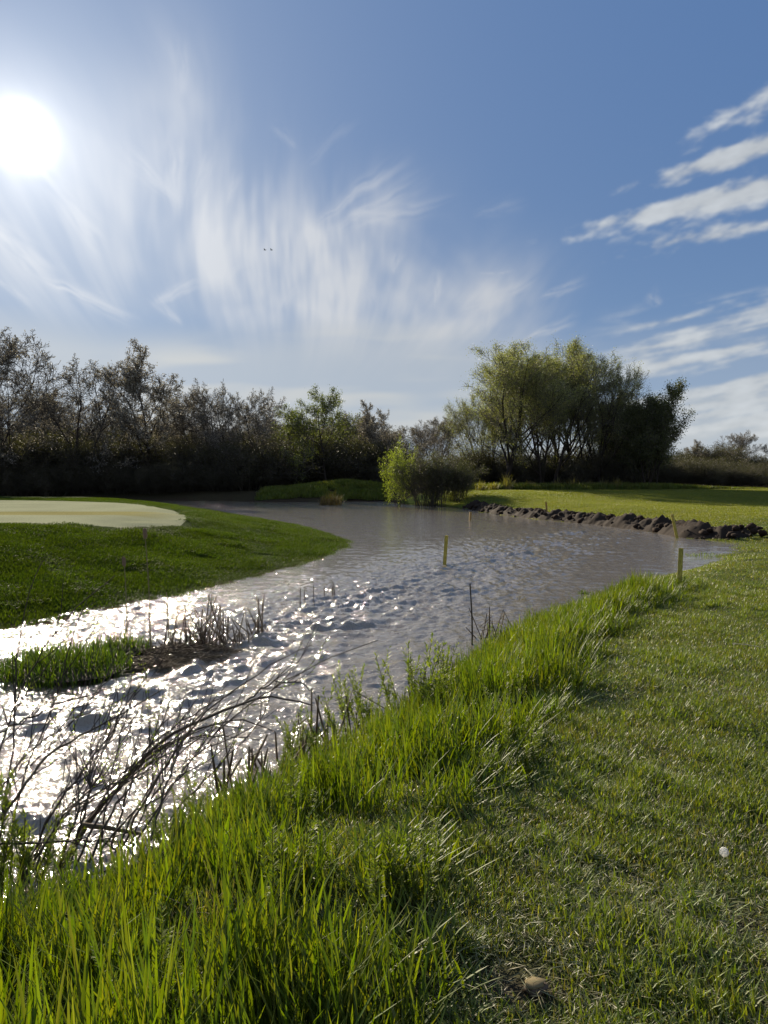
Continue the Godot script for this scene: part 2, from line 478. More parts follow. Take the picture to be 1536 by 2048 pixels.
func build_water() -> void:
	current = pl([1160, 1060, 1010, 1108, 830, 1172, 650, 1245, 450, 1345, 200, 1425, -60, 1500])
	for r in [[15, 1468, 130, 1456, 0.10], [150, 1452, 265, 1438, 0.09], [190, 1398, 330, 1378, 0.08], [390, 1352, 500, 1335, 0.11], [500, 1332, 630, 1298, 0.09], [500, 1296, 610, 1286, 0.09],
			[640, 1256, 735, 1246, 0.09], [560, 1262, 640, 1250, 0.05], [680, 1216, 765, 1204, 0.08], [720, 1190, 835, 1172, 0.06], [970, 1113, 1085, 1105, 0.10], [1060, 1071, 1165, 1062, 0.08],
			[300, 1422, 420, 1402, 0.06], [60, 1565, 190, 1540, 0.06], [330, 1475, 450, 1455, 0.05], [860, 1150, 960, 1138, 0.05], [10, 1630, 120, 1612, 0.06]]:
		var ab := pl([r[0], r[1], r[2], r[3]])
		ridges.append([ab[0], ab[1], (ab[0] + ab[1]) * 0.5, ab[0].distance_to(ab[1]) * 0.5 + 0.8, r[4], 0.055 + 0.005 * ab[0].y])
	for k in 70:      # more small standing waves along the current
		var t := rng.randf()
		var f := t * (current.size() - 1)
		var a := mini(int(f), current.size() - 2)
		var c := current[a].lerp(current[a + 1], f - a) + Vector2(rng.randfn(), rng.randfn()) * 0.9
		var ang := rng.randfn() * 0.3 + 0.75
		var ab := Vector2(cos(ang), sin(ang)) * rng.randf_range(0.15, 0.5) * (0.6 + c.y * 0.05)
		ridges.append([c - ab, c + ab, c, ab.length() + 0.8, rng.randf_range(0.02, 0.05) * smooth(24.0, 12.0, c.y), 0.04 + 0.005 * c.y])
	var rows := 800
	var cols := 720
	var g := G.new()
	var hs := PackedFloat32Array()
	hs.resize(rows * cols)
	g.v.resize(rows * cols); g.n.resize(rows * cols); g.c.resize(rows * cols)
	for j in rows:
		var d := 2.6 * pow(110.0 / 2.6, float(j) / (rows - 1))
		for k in cols:
			var x := lerpf(-0.70 * d - 5.0, 0.62 * d + 3.0, float(k) / (cols - 1))
			var h := 0.0
			if x > -0.62 * d - 2.0 and not (d > 30.0 and x > 0.5 * d): h = water_height(x, d)
			g.v[j * cols + k] = Vector3(x, h, -d)
			g.c[j * cols + k] = Color(1, 1, 1)
	for j in rows:
		for k in cols:
			var a := g.v[j * cols + maxi(k - 1, 0)]
			var b := g.v[j * cols + mini(k + 1, cols - 1)]
			var e := g.v[maxi(j - 1, 0) * cols + k]
			var f := g.v[mini(j + 1, rows - 1) * cols + k]
			var nn := (b - a).cross(f - e).normalized()
			g.n[j * cols + k] = nn if nn.y > 0 else -nn
	for j in rows - 1:
		for k in cols - 1:
			var q := j * cols + k
			g.i.append(q); g.i.append(q + cols); g.i.append(q + 1)
			g.i.append(q + 1); g.i.append(q + cols); g.i.append(q + cols + 1)
	var m := StandardMaterial3D.new()
	m.albedo_color = Color(0.185, 0.153, 0.105).linear_to_srgb()
	m.roughness = 0.055; m.metallic_specular = 0.68
	m.clearcoat_enabled = true; m.clearcoat = 0.3; m.clearcoat_roughness = 0.055
	m.uv1_triplanar = true; m.uv1_world_triplanar = true; m.uv1_scale = Vector3(0.75, 0.75, 1.05)
	m.normal_enabled = true; m.normal_scale = 1.1; m.normal_texture = noise_tex(1024, 0.022, 5, true, 9.0, 11)
	structure(g.mesh(m), "water")


# ------------------------------------------------------------------ trees and shrubs
func grow(g: G, fine: G, ends: Array, p: Vector3, dir: Vector3, length: float, r: float, lvl: int, P: Dictionary) -> void:
	var segs: int = P.seg[lvl]
	var pts := PackedVector3Array([p])
	var rad := PackedFloat32Array([r])
	var dirs := [dir]
	var q := p
	for k in segs:
		dir = (dir + Vector3(rng.randfn(), rng.randfn(), rng.randfn()) * P.wob[lvl] + Vector3.UP * P.up[lvl]).normalized()
		q += dir * length / segs
		pts.append(q); dirs.append(dir)
		rad.append(maxf(r * (1.0 - (1.0 - P.tip[lvl]) * (k + 1) / segs), P.thin))
	(g if lvl == 0 else fine).tube(pts, rad, P.sides[lvl], P.bark if lvl < 2 else P.bark.lerp(P.bark2, rng.randf_range(0.3, 1.0)))
	if lvl >= P.max:
		ends.append([pts[0], pts[segs], dir])
		return
	var kids: int = P.kids[lvl]
	var turn := rng.randf() * TAU
	for k in kids:
		var t: float = lerpf(P.start[lvl], 1.0, (k + 0.2 + 0.8 * rng.randf()) / kids)
		var f := clampf(t * segs, 0.0, segs - 0.001)
		var a := int(f)
		var from := pts[a].lerp(pts[a + 1], f - a)
		var d: Vector3 = dirs[a + 1]
		turn += 2.4 + rng.randf() * 0.6
		var side := d.cross(Vector3(0.3, 0.9, 0.25)).normalized().rotated(d, turn)
		var ang: float = deg_to_rad(P.ang[lvl]) * rng.randf_range(0.65, 1.3)
		var nd := (d * cos(ang) + side * sin(ang)).normalized()
		var share: float = lerpf(1.0, P.fall[lvl], (t - P.start[lvl]) / maxf(1.0 - P.start[lvl], 0.01))
		grow(g, fine, ends, from, nd, length * P.ratio[lvl] * share * rng.randf_range(0.75, 1.2), maxf(lerpf(r, r * P.tip[lvl], t) * P.rr, P.thin), lvl + 1, P)

func leaves(ends: Array, count: int, size: float, wide: float, spread: float, cols: Array, droop := 0.0) -> G:
	var g := G.new()
	for e in ends:
		for k in count:
			if count < 1 or rng.randf() > 0.92: continue
			var p: Vector3 = e[0].lerp(e[1], rng.randf_range(0.15, 1.05)) + Vector3(rng.randfn(), rng.randfn(), rng.randfn()) * spread
			var a: Vector3 = (Vector3(rng.randfn(), rng.randfn() - droop, rng.randfn()) + e[2]).normalized()
			var s: Vector3 = a.cross(Vector3(rng.randfn(), rng.randfn(), rng.randfn())).normalized()
			var z := size * rng.randf_range(0.6, 1.3)
			var col: Color = cols[rng.randi() % cols.size()]
			g.leaf(p, a * z, s * z * wide, col * rng.randf_range(0.75, 1.25))
	return g

var bark_mat: StandardMaterial3D
var leaf_mat: StandardMaterial3D
var bud_mat: StandardMaterial3D

func tree_kind(P: Dictionary, part_names: Array) -> Node3D:
	var root := Node3D.new()
	var g := G.new()
	var fine := G.new()
	var ends := []
	for s in P.stems:
		var a: float = TAU * s / P.stems + rng.randf() * 0.8
		var out := Vector3(cos(a), 0, sin(a))
		var lean: float = P.lean * rng.randf_range(0.3, 1.2)
		grow(g, fine, ends, out * P.foot * rng.randf(), (Vector3.UP + out * lean).normalized(), P.length * rng.randf_range(0.75, 1.1), P.r * rng.randf_range(0.7, 1.0), 0, P)
	var stem := put(g.mesh(bark_mat), part_names[0], root)
	put(fine.mesh(bark_mat), "limbs" if part_names[0] == "trunk" else "twigs", stem)
	var lv := leaves(ends, P.leaves, P.size, P.wide, P.spread, P.cols, P.get("droop", 0.0))
	put(lv.mesh(bud_mat if P.get("bud", false) else leaf_mat), part_names[1], root)
	var top := 0.0
	for v in lv.v: top = maxf(top, v.y)
	for v in g.v: top = maxf(top, v.y)
	for v in fine.v: top = maxf(top, v.y)
	root.set_meta("height", top)
	return root

func place(kind: Node3D, called: String, x: float, d: float, height: float, turn: float, label: String, category: String, group := "", fat := 1.0) -> Node3D:
	var o: Node3D = kind.duplicate()
	o.name = numbered(called); add_child(o)
	var s: float = height / float(kind.get_meta("height"))
	o.remove_meta("height")
	o.scale = Vector3(s * fat, s, s * fat); o.rotation.y = turn
	o.position = Vector3(x, ground(x, d) - 0.06, -d)
	tag(o, label, category, group)
	return o

func px_x(x: float, d: float) -> float:
	return (x - 768.0) / F * d

func top_h(y: float, x: float, d: float) -> float:
	return EYE + (HORIZON - y) / F * d - ground(x, d)

func tree_at(kind: Node3D, called: String, px: float, d: float, ytop: float, turn: float, label: String, category: String, group := "", fat := 1.0) -> void:
	var x := px_x(px, d)
	place(kind, called, x, d, top_h(ytop, x, d), turn, label, category, group, fat)

func build_trees() -> void:
	bark_mat = vmat(0.9, 0.3); leaf_mat = vmat(0.55, 0.4, Color(0.85, 0.9, 0.45)); bud_mat = vmat(0.6, 0.4, Color(0.7, 0.7, 0.62))
	var bark := Color(0.04, 0.034, 0.028)
	var bark2 := Color(0.16, 0.145, 0.125)
	var bare := {"seg": [7, 5, 4, 3, 2], "wob": [0.09, 0.16, 0.2, 0.24, 0.2], "up": [0.05, 0.07, 0.05, 0.04, 0.03], "kids": [12, 9, 9, 7], "start": [0.12, 0.15, 0.12, 0.1], "ang": [46, 44, 44, 42], "ratio": [0.72, 0.52, 0.5, 0.5],
		"fall": [0.55, 0.55, 0.6, 0.7], "tip": [0.25, 0.3, 0.35, 0.4, 0.5], "sides": [7, 5, 4, 3, 3], "rr": 0.55, "thin": 0.013, "max": 4, "stems": 1, "lean": 0.12, "foot": 0.0, "length": 8.0, "r": 0.17, "bark": bark, "bark2": bark2,
		"leaves": 2, "size": 0.09, "wide": 0.32, "spread": 0.06, "cols": [Color(0.34, 0.31, 0.26), Color(0.27, 0.25, 0.19), Color(0.4, 0.36, 0.31)], "bud": true}
	var kinds := []
	kinds.append(tree_kind(bare, ["trunk", "crown"]))
	kinds.append(tree_kind(bare.merged({"stems": 2, "lean": 0.3, "foot": 0.3, "length": 7.5, "kids": [9, 8, 7, 4]}, true), ["trunk", "crown"]))
	kinds.append(tree_kind(bare.merged({"leaves": 4, "size": 0.10, "kids": [12, 8, 8, 6], "ang": [38, 40, 40, 40]}, true), ["trunk", "crown"]))
	# cottonwoods just coming into leaf
	var big := bare.merged({"seg": [8, 6, 5, 3, 2], "kids": [11, 8, 8, 5], "start": [0.10, 0.2, 0.15, 0.15], "ang": [36, 34, 36, 38], "ratio": [0.86, 0.5, 0.5, 0.5], "up": [0.04, 0.08, 0.06, 0.05, 0.0], "wob": [0.07, 0.09, 0.12, 0.16, 0.2], "length": 10.0, "r": 0.27, "lean": 0.1, "fall": [0.42, 0.6, 0.6, 0.7],
		"leaves": 15, "size": 0.09, "wide": 0.32, "spread": 0.22, "cols": [Color(0.31, 0.32, 0.14), Color(0.26, 0.28, 0.11), Color(0.35, 0.33, 0.2), Color(0.31, 0.28, 0.2)], "bud": false}, true)
	var cotton := [tree_kind(big, ["trunk", "crown"]), tree_kind(big.merged({"stems": 4, "foot": 1.0, "lean": 0.26, "r": 0.2, "kids": [9, 7, 6, 4], "leaves": 10, "length": 9.0}, true), ["trunk", "crown"])]
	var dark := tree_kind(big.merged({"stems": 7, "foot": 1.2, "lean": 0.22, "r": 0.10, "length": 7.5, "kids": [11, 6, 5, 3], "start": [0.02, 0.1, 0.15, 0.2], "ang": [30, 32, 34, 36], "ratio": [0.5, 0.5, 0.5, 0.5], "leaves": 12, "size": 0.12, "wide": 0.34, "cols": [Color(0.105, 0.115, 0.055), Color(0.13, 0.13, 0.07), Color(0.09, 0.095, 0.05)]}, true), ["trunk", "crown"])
	var green := tree_kind(bare.merged({"kids": [9, 7, 6, 4], "leaves": 8, "size": 0.10, "wide": 0.36, "spread": 0.14, "cols": [Color(0.17, 0.19, 0.055), Color(0.13, 0.155, 0.045), Color(0.2, 0.21, 0.08)], "bud": false, "start": [0.16, 0.2, 0.15, 0.15]}, true), ["trunk", "crown"])
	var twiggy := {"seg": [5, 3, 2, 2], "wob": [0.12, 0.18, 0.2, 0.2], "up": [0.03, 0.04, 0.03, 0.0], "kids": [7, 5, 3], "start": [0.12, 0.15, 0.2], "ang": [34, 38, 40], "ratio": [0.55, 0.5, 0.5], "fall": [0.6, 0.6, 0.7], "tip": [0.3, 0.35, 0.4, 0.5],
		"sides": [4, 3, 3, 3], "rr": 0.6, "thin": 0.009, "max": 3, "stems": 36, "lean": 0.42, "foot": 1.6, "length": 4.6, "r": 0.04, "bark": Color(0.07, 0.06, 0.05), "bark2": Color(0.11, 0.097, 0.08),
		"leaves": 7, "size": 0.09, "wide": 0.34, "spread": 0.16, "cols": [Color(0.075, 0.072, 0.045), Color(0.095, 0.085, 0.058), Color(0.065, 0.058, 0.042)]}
	var thicket := [tree_kind(twiggy, ["stems", "twig_tips"]), tree_kind(twiggy.merged({"lean": 0.6, "stems": 42, "length": 3.6}, true), ["stems", "twig_tips"])]
	var willow := tree_kind(twiggy.merged({"lean": 0.2, "stems": 46, "foot": 1.5, "ang": [22, 24, 26], "leaves": 5, "cols": [Color(0.09, 0.1, 0.045), Color(0.12, 0.12, 0.06), Color(0.075, 0.07, 0.045)]}, true), ["stems", "foliage"])
	var yellow := tree_kind(twiggy.merged({"lean": 0.4, "stems": 12, "foot": 0.6, "leaves": 7, "size": 0.14, "cols": [Color(0.33, 0.37, 0.07), Color(0.28, 0.33, 0.06), Color(0.36, 0.39, 0.10)]}, true), ["stems", "foliage"])
	print("tree kinds ", Time.get_ticks_msec())
	# left bank, from the edge of the wood to the big cottonwoods
	var row := "bare trees along the far bank"
	tree_at(kinds[0], "bare_tree", 10, 78, 652, 0.3, "tall broad bare tree at the end of the wood under the sun", "tree", row, 1.15)
	tree_at(kinds[1], "bare_tree", 160, 79, 706, 1.1, "open bare tree with forked trunk between two taller bare trees", "tree", row)
	tree_at(kinds[2], "bare_tree", 296, 79, 690, 2.0, "tall bare tree thick with pale buds, rising over the thicket behind the green", "tree", row)
	tree_at(kinds[0], "bare_tree", 395, 83, 765, 4.0, "low wide bare tree right of the pale budded tree", "tree", row)
	tree_at(kinds[1], "bare_tree", 445, 80, 757, 3.0, "bare tree with leggy upright twigs between low bare trees", "tree", row, 0.8)
	tree_at(kinds[1], "bare_tree", 508, 80, 775, 5.2, "small bare tree beside the low green leafing tree", "tree", row, 0.85)
	tree_at(kinds[2], "bare_tree", 768, 88, 800, 0.9, "bare tree behind the yellow-green bush", "tree", row, 1.05)
	tree_at(kinds[0], "bare_tree", 880, 92, 822, 2.6, "bare grey tree between the willow clump and the cottonwoods", "tree", row, 1.1)
	tree_at(kinds[0], "bare_tree", 720, 95, 818, 5.0, "low bare tree behind the tall green leafing tree", "tree", row)
	tree_at(green, "leafing_tree", 585, 82, 797, 1.0, "low wide tree in fresh green leaf beside a taller one", "tree", "leafing trees by the pond", 1.15)
	tree_at(green, "leafing_tree", 655, 79, 760, 3.3, "taller tree in fresh yellow-green leaf above the grassy hump", "tree", "leafing trees by the pond", 0.85)
	tree_at(cotton[0], "cottonwood", 1012, 74, 670, 0.5, "large cottonwood with pale green crown leaning over the bare trees", "tree", "big cottonwoods", 1.3)
	tree_at(cotton[1], "cottonwood", 1085, 76, 670, 1.4, "tallest cottonwood with several trunks and green crown", "tree", "big cottonwoods", 0.9)
	tree_at(cotton[0], "cottonwood", 1150, 80, 678, 3.8, "cottonwood between the tallest one and the dark dense tree", "tree", "big cottonwoods", 1.05)
	tree_at(cotton[1], "cottonwood", 1188, 77, 706, 0.4, "lower cottonwood touching the dark dense tree", "tree", "big cottonwoods", 0.78)
	tree_at(cotton[0], "cottonwood", 1120, 83, 690, 5.1, "cottonwood standing behind the tallest one", "tree", "big cottonwoods", 1.15)
	tree_at(cotton[0], "cottonwood", 1045, 82, 692, 2.9, "cottonwood filling the crown behind the leaning large one", "tree", "big cottonwoods", 1.15)
	tree_at(cotton[1], "cottonwood", 975, 79, 775, 4.4, "low spreading young cottonwood beside the leaning large one", "tree", "big cottonwoods", 0.8)
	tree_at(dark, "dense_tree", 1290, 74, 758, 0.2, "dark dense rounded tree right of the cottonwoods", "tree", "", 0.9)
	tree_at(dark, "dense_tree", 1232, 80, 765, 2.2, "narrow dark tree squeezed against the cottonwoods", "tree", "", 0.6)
	tree_at(kinds[2], "bare_tree", 1405, 118, 878, 1.0, "small round distant bare tree right of the dark dense tree", "tree", "far bare trees", 1.2)
	tree_at(kinds[0], "bare_tree", 1468, 122, 858, 2.0, "small pointed distant bare tree beyond the fairway", "tree", "far bare trees")
	tree_at(kinds[2], "bare_tree", 1530, 120, 880, 3.0, "small distant bare tree farthest right beyond the fairway brush", "tree", "far bare trees", 1.1)
	for k in 16:      # trees deeper in the wood, seen between those of the front row
		var d := rng.randf_range(92, 108)
		var px := -70.0 + 62.0 * k + rng.randf_range(-15, 15)
		tree_at(kinds[k % 3], "bare_tree", px, d, rng.randf_range(795, 845) - 40.0 * smooth(300.0, 0.0, px), rng.randf() * TAU, "bare grey tree deeper in the wood behind the front row", "tree", "bare trees deeper in the wood", 1.1)
	# understorey
	for k in 40:
		var px := -110.0 + 16.5 * k + rng.randf_range(-6, 6)
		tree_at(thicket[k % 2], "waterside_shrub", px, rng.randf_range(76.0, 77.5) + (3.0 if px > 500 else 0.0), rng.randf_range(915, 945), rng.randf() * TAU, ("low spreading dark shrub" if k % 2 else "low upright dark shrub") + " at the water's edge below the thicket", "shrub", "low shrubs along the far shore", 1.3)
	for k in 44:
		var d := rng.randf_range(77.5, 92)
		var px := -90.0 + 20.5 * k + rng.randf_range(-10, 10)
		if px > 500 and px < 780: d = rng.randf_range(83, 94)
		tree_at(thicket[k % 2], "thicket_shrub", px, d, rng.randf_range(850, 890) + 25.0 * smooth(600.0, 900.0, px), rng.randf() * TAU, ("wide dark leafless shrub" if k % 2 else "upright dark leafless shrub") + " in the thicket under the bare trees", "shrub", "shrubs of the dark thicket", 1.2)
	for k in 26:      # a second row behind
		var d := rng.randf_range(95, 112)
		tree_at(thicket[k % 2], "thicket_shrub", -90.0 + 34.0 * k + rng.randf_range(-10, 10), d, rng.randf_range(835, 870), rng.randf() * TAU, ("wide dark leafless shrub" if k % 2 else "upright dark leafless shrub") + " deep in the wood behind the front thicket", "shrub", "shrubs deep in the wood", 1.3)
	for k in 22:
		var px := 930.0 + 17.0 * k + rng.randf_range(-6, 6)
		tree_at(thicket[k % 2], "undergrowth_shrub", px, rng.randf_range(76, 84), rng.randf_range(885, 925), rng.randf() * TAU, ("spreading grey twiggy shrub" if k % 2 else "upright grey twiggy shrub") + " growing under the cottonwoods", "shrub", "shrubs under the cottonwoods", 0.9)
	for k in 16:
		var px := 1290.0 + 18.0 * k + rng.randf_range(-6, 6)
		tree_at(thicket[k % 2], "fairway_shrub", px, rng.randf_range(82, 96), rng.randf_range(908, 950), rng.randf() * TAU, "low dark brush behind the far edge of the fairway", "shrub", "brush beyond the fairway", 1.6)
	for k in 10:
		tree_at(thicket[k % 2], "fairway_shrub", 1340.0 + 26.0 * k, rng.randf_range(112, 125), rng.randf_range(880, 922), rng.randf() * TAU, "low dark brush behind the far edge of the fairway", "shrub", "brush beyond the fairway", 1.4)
	tree_at(yellow, "leafy_bush", 800, 59, 866, 0.4, "bright yellow-green bush at the water's edge", "bush", "", 0.45)
	tree_at(willow, "willow_clump", 862, 58.0, 874, 0.0, "grey-green clump of willow stems rising from the flooded edge", "shrub", "", 1.15)
	tree_at(willow, "willow_clump", 915, 59.0, 900, 1.5, "lower rounded willow clump beside the taller grey-green clump", "shrub", "", 1.25)

# ------------------------------------------------------------------ grasses
func clump(blades: int, radius: float, h0: float, h1: float, w0: float, w1: float, lean: float, curl: float, segs: int, cols: Array, square := false) -> G:
	var g := G.new()
	for k in blades:
		var a := rng.randf() * TAU
		var rr := radius * sqrt(rng.randf())
		var p := Vector3(cos(a) * rr, -0.02, sin(a) * rr)
		if square: p = Vector3(rng.randf_range(-radius, radius), -0.01, rng.randf_range(-radius, radius))
		var col: Color = cols[rng.randi() % cols.size()]
		g.blade(p, rng.randf() * TAU, rng.randf_range(h0, h1), rng.randf_range(w0, w1), absf(rng.randfn()) * lean, rng.randf_range(0.1, 1.0) * curl, segs, col * rng.randf_range(0.8, 1.2))
	return g

func scatter(m: Mesh, called: String, spots: Array, label: String, category: String) -> MultiMeshInstance3D:   # spots: [x, y, d, scale_xz, scale_y, tint]
	var mm := MultiMesh.new()
	mm.transform_format = MultiMesh.TRANSFORM_3D
	mm.use_colors = true
	mm.mesh = m
	mm.instance_count = spots.size()
	for k in spots.size():
		var s: Array = spots[k]
		var b := Basis(Vector3.UP, rng.randf() * TAU).scaled(Vector3(s[3], s[4], s[3]))
		if s.size() > 6: b = Basis(Quaternion(Vector3.UP, s[6])) * b
		mm.set_instance_transform(k, Transform3D(b, Vector3(s[0], s[1], -s[2])))
		mm.set_instance_color(k, s[5])
	var o := MultiMeshInstance3D.new()
	o.multimesh = mm
	o.name = numbered(called); add_child(o)
	tag(o, label, category, "", "stuff")
	return o

func slope(x: float, d: float) -> Vector3:
	var e := 0.25
	return Vector3(ground(x - e, d) - ground(x + e, d), 2.0 * e, ground(x, d + e) - ground(x, d - e)).normalized()

func tint(lo: float, hi: float) -> Color:
	var t := rng.randf_range(lo, hi)
	return Color(t * rng.randf_range(0.9, 1.1), t, t * rng.randf_range(0.85, 1.1))

func in_tall(x: float, d: float) -> bool:
	return Geometry2D.is_point_in_polygon(Vector2(x, d), tall)

func build_grass() -> void:
	var gm := vmat(0.5, 0.42, Color(1.0, 0.98, 0.32))
	var turf := [Color(0.15, 0.21, 0.05), Color(0.17, 0.23, 0.06), Color(0.125, 0.18, 0.042), Color(0.2, 0.23, 0.09)]
	# mown lawn round the camera, thinner and wider blades farther off
	var lawn := clump(190, 0.12, 0.025, 0.075, 0.0025, 0.005, 0.5, 1.1, 3, turf + [Color(0.24, 0.22, 0.13)], true)
	var spots := []
	for band in [[1.0, 5.5, 110.0, 1.0], [5.5, 11.0, 60.0, 1.35], [11.0, 20.0, 32.0, 1.9], [20.0, 32.0, 16.0, 2.8]]:
		var x1: float = band[1] * 0.56 + 1.2
		var count := int((x1 + 1.5) * (band[1] - band[0]) * band[2])
		for k in count:
			var d := rng.randf_range(band[0], band[1])
			var x := rng.randf_range(-1.0, x1)
			if in_tall(x, d) and (d > 10.0 or rng.randf() < 0.8): continue
			if cell(x, d, ga) < 0.02: continue
			if x < 8.0 and d > 27.0 + 0.3 * x: continue
			if rng.randf() < soil_here(x, d) * 1.05: continue
			var thick := 0.8 + 0.45 * nz.get_noise_2d(x * 60.0, d * 60.0)
			spots.append([x, ground(x, d), d, band[3], (0.85 + 0.22 * band[3]) * thick, tint(0.8, 1.2), slope(x, d)])
	scatter(lawn.mesh(vmat(0.4, 0.5, Color(1.0, 0.98, 0.35))), "lawn_grass", spots, "short mown grass of the lawn along the near bank", "grass")
	# coarser tufts standing out of the lawn, and dead clippings on the worn ground
	var tuft := clump(46, 0.07, 0.05, 0.13, 0.004, 0.008, 0.5, 1.2, 3, turf)
	spots = []
	for k in 5200:
		var d := rng.randf_range(1.4, 12.0)
		var x := rng.randf_range(-0.6, d * 0.56 + 0.8)
		if in_tall(x, d) or cell(x, d, ga) < 0.1: continue
		var here := nf.get_noise_2d(x * 110.0, d * 110.0)
		if here < 0.02: continue
		spots.append([x, ground(x, d), d, rng.randf_range(0.7, 1.3), rng.randf_range(0.5, 0.8) + here, tint(0.85, 1.25)])
	scatter(tuft.mesh(gm), "lawn_tufts", spots, "coarser tufts of grass standing out of the mown lawn", "grass")
	var chaff := G.new()
	for k in 120:
		var a := rng.randf() * TAU
		var p := Vector3(rng.randf_range(-0.2, 0.2), rng.randf_range(0.012, 0.04), rng.randf_range(-0.2, 0.2))
		chaff.leaf(p, Vector3(cos(a), rng.randfn() * 0.25, sin(a)) * rng.randf_range(0.015, 0.085), Vector3(-sin(a), rng.randfn() * 0.5, cos(a)) * 0.0013, Color(0.26, 0.24, 0.15).lerp(Color(0.15, 0.16, 0.07), rng.randf()))
	spots = []
	for k in 520:
		var d := rng.randf_range(1.4, 6.0)
		var x := rng.randf_range(0.2, d * 0.56 + 0.6)
		if in_tall(x, d) or rng.randf() > 0.25 + soil_here(x, d) + 0.5 * nz.get_noise_2d(x * 60.0, d * 60.0): continue
		spots.append([x, ground(x, d), d, 1.0, 1.0, tint(0.8, 1.1)])
	scatter(chaff.mesh(vmat(0.6, 0.4, Color(0.5, 0.5, 0.4))), "grass_clippings", spots, "pale dead grass clippings lying on the worn lawn", "clippings")
	# the mound below the putting green
	var mound := clump(420, 0.5, 0.05, 0.10, 0.010, 0.018, 0.6, 0.9, 2, [Color(0.055, 0.095, 0.02), Color(0.065, 0.105, 0.022), Color(0.045, 0.078, 0.017)], true)
	spots = []
	for k in 5200:
		var d := rng.randf_range(8.0, 44.0)
		var x := rng.randf_range(-0.58 * d - 2.0, 0.0)
		var sb := cell(x, d, gb)
		if sb < 0.05 or on_green(x, d) > -0.15: continue
		var t := 0.85 + 0.5 * nz.get_noise_2d(x * 50.0, d * 50.0)
		spots.append([x, ground(x, d), d, 1.0, t * smooth(-0.6, 0.8, sb) * lerpf(1.0, 0.5, smooth(1.4, 0.3, -on_green(x, d))), tint(0.8, 1.15), slope(x, d)])
	scatter(mound.mesh(vmat(0.65, 0.2, Color(1.0, 0.98, 0.32))), "mound_grass", spots, "short thick grass on the mound round the putting green", "grass")
	# the far fairway behind the berm
	var fair := clump(420, 0.9, 0.03, 0.06, 0.012, 0.022, 0.9, 0.8, 2, [Color(0.2, 0.235, 0.06), Color(0.22, 0.25, 0.07), Color(0.18, 0.21, 0.055)], true)
	spots = []
	for k in 5200:
		var d := rng.randf_range(27.0, 76.0)
		var x := rng.randf_range(4.0, 0.56 * d + 4.0)
		if cell(x, d, ga) < 0.6 or d < 27.0 + 0.25 * x: continue
		spots.append([x, ground(x, d), d, 1.0, 1.0, tint(0.85, 1.1), slope(x, d)])
	scatter(fair.mesh(gm), "fairway_grass", spots, "mown grass of the fairway behind the soil berm", "grass")
	# tall grass on the bank
	var fresh := [Color(0.125, 0.19, 0.026), Color(0.145, 0.205, 0.03), Color(0.10, 0.16, 0.022), Color(0.18, 0.22, 0.05)]
	var bank := clump(60, 0.17, 0.14, 0.46, 0.005, 0.012, 0.26, 0.6, 4, fresh)
	spots = []
	for k in 9000:
		var d := rng.randf_range(0.6, 21.0)
		d = 0.6 + (d - 0.6) * rng.randf_range(0.45, 1.0)
		var x := rng.randf_range(-4.5, 9.0)
		if not in_tall(x, d): continue
		var sa := cell(x, d, ga)
		if sa < 0.04 or x < -0.62 * d - 0.8: continue
		var edge := -sd(tall, Vector2(x, d))
		var thin := nf.get_noise_2d(x * 95.0, d * 95.0)
		if thin < -0.16 or rng.randf() < 0.12: continue
		if pow((x + 0.62) / 0.26, 2) + pow((d - 2.72) / 0.22, 2) < 1.0: continue
		var h := (0.84 + 1.1 * thin) * smooth(-0.25, 0.5, -edge) * smooth(-0.35, 0.9, sa)
		h *= lerpf(1.0, 0.72, smooth(6.0, 12.0, d))
		if h < 0.15: continue
		spots.append([x, ground(x, d), d, rng.randf_range(0.8, 1.15), h * rng.randf_range(0.8, 1.15), tint(0.8, 1.15)])
	scatter(bank.mesh(gm), "bank_grass", spots, "tall bright green grass along the near bank", "grass")
	# rough on the hump across the pond and behind the fairway
	var rough := clump(90, 0.5, 0.25, 0.65, 0.02, 0.04, 0.25, 0.6, 3, [Color(0.15, 0.20, 0.045), Color(0.17, 0.22, 0.05), Color(0.19, 0.21, 0.07)])
	spots = []
	for k in 700:
		var d := rng.randf_range(70.3, 77.5)
		var x := rng.randf_range(-11.5, 0.8)
		if cell(x, d, ga) < 0.1: continue
		spots.append([x, ground(x, d), d, 1.0, rng.randf_range(0.5, 1.0), tint(0.8, 1.1)])
	scatter(rough.mesh(gm), "hump_grass", spots, "rough green grass on the hump across the pond", "grass")
	spots = []
	for k in 900:
		var x := rng.randf_range(8.0, 36.0)
		var d := 71.5 + rng.randf_range(-1.5, 2.5) + 0.12 * (x - 10.0)
		spots.append([x, ground(x, d), d, 1.0, rng.randf_range(0.5, 1.1) * smooth(36.0, 24.0, x) + 0.25, tint(0.75, 1.1)])
	scatter(rough.mesh(gm), "rough_grass", spots, "strip of longer green grass behind the fairway under the trees", "grass")

# ------------------------------------------------------------------ putting green
var green_edge: PackedVector2Array
func on_green(x: float, d: float) -> float:
	return sd(green_edge, Vector2(x, d))

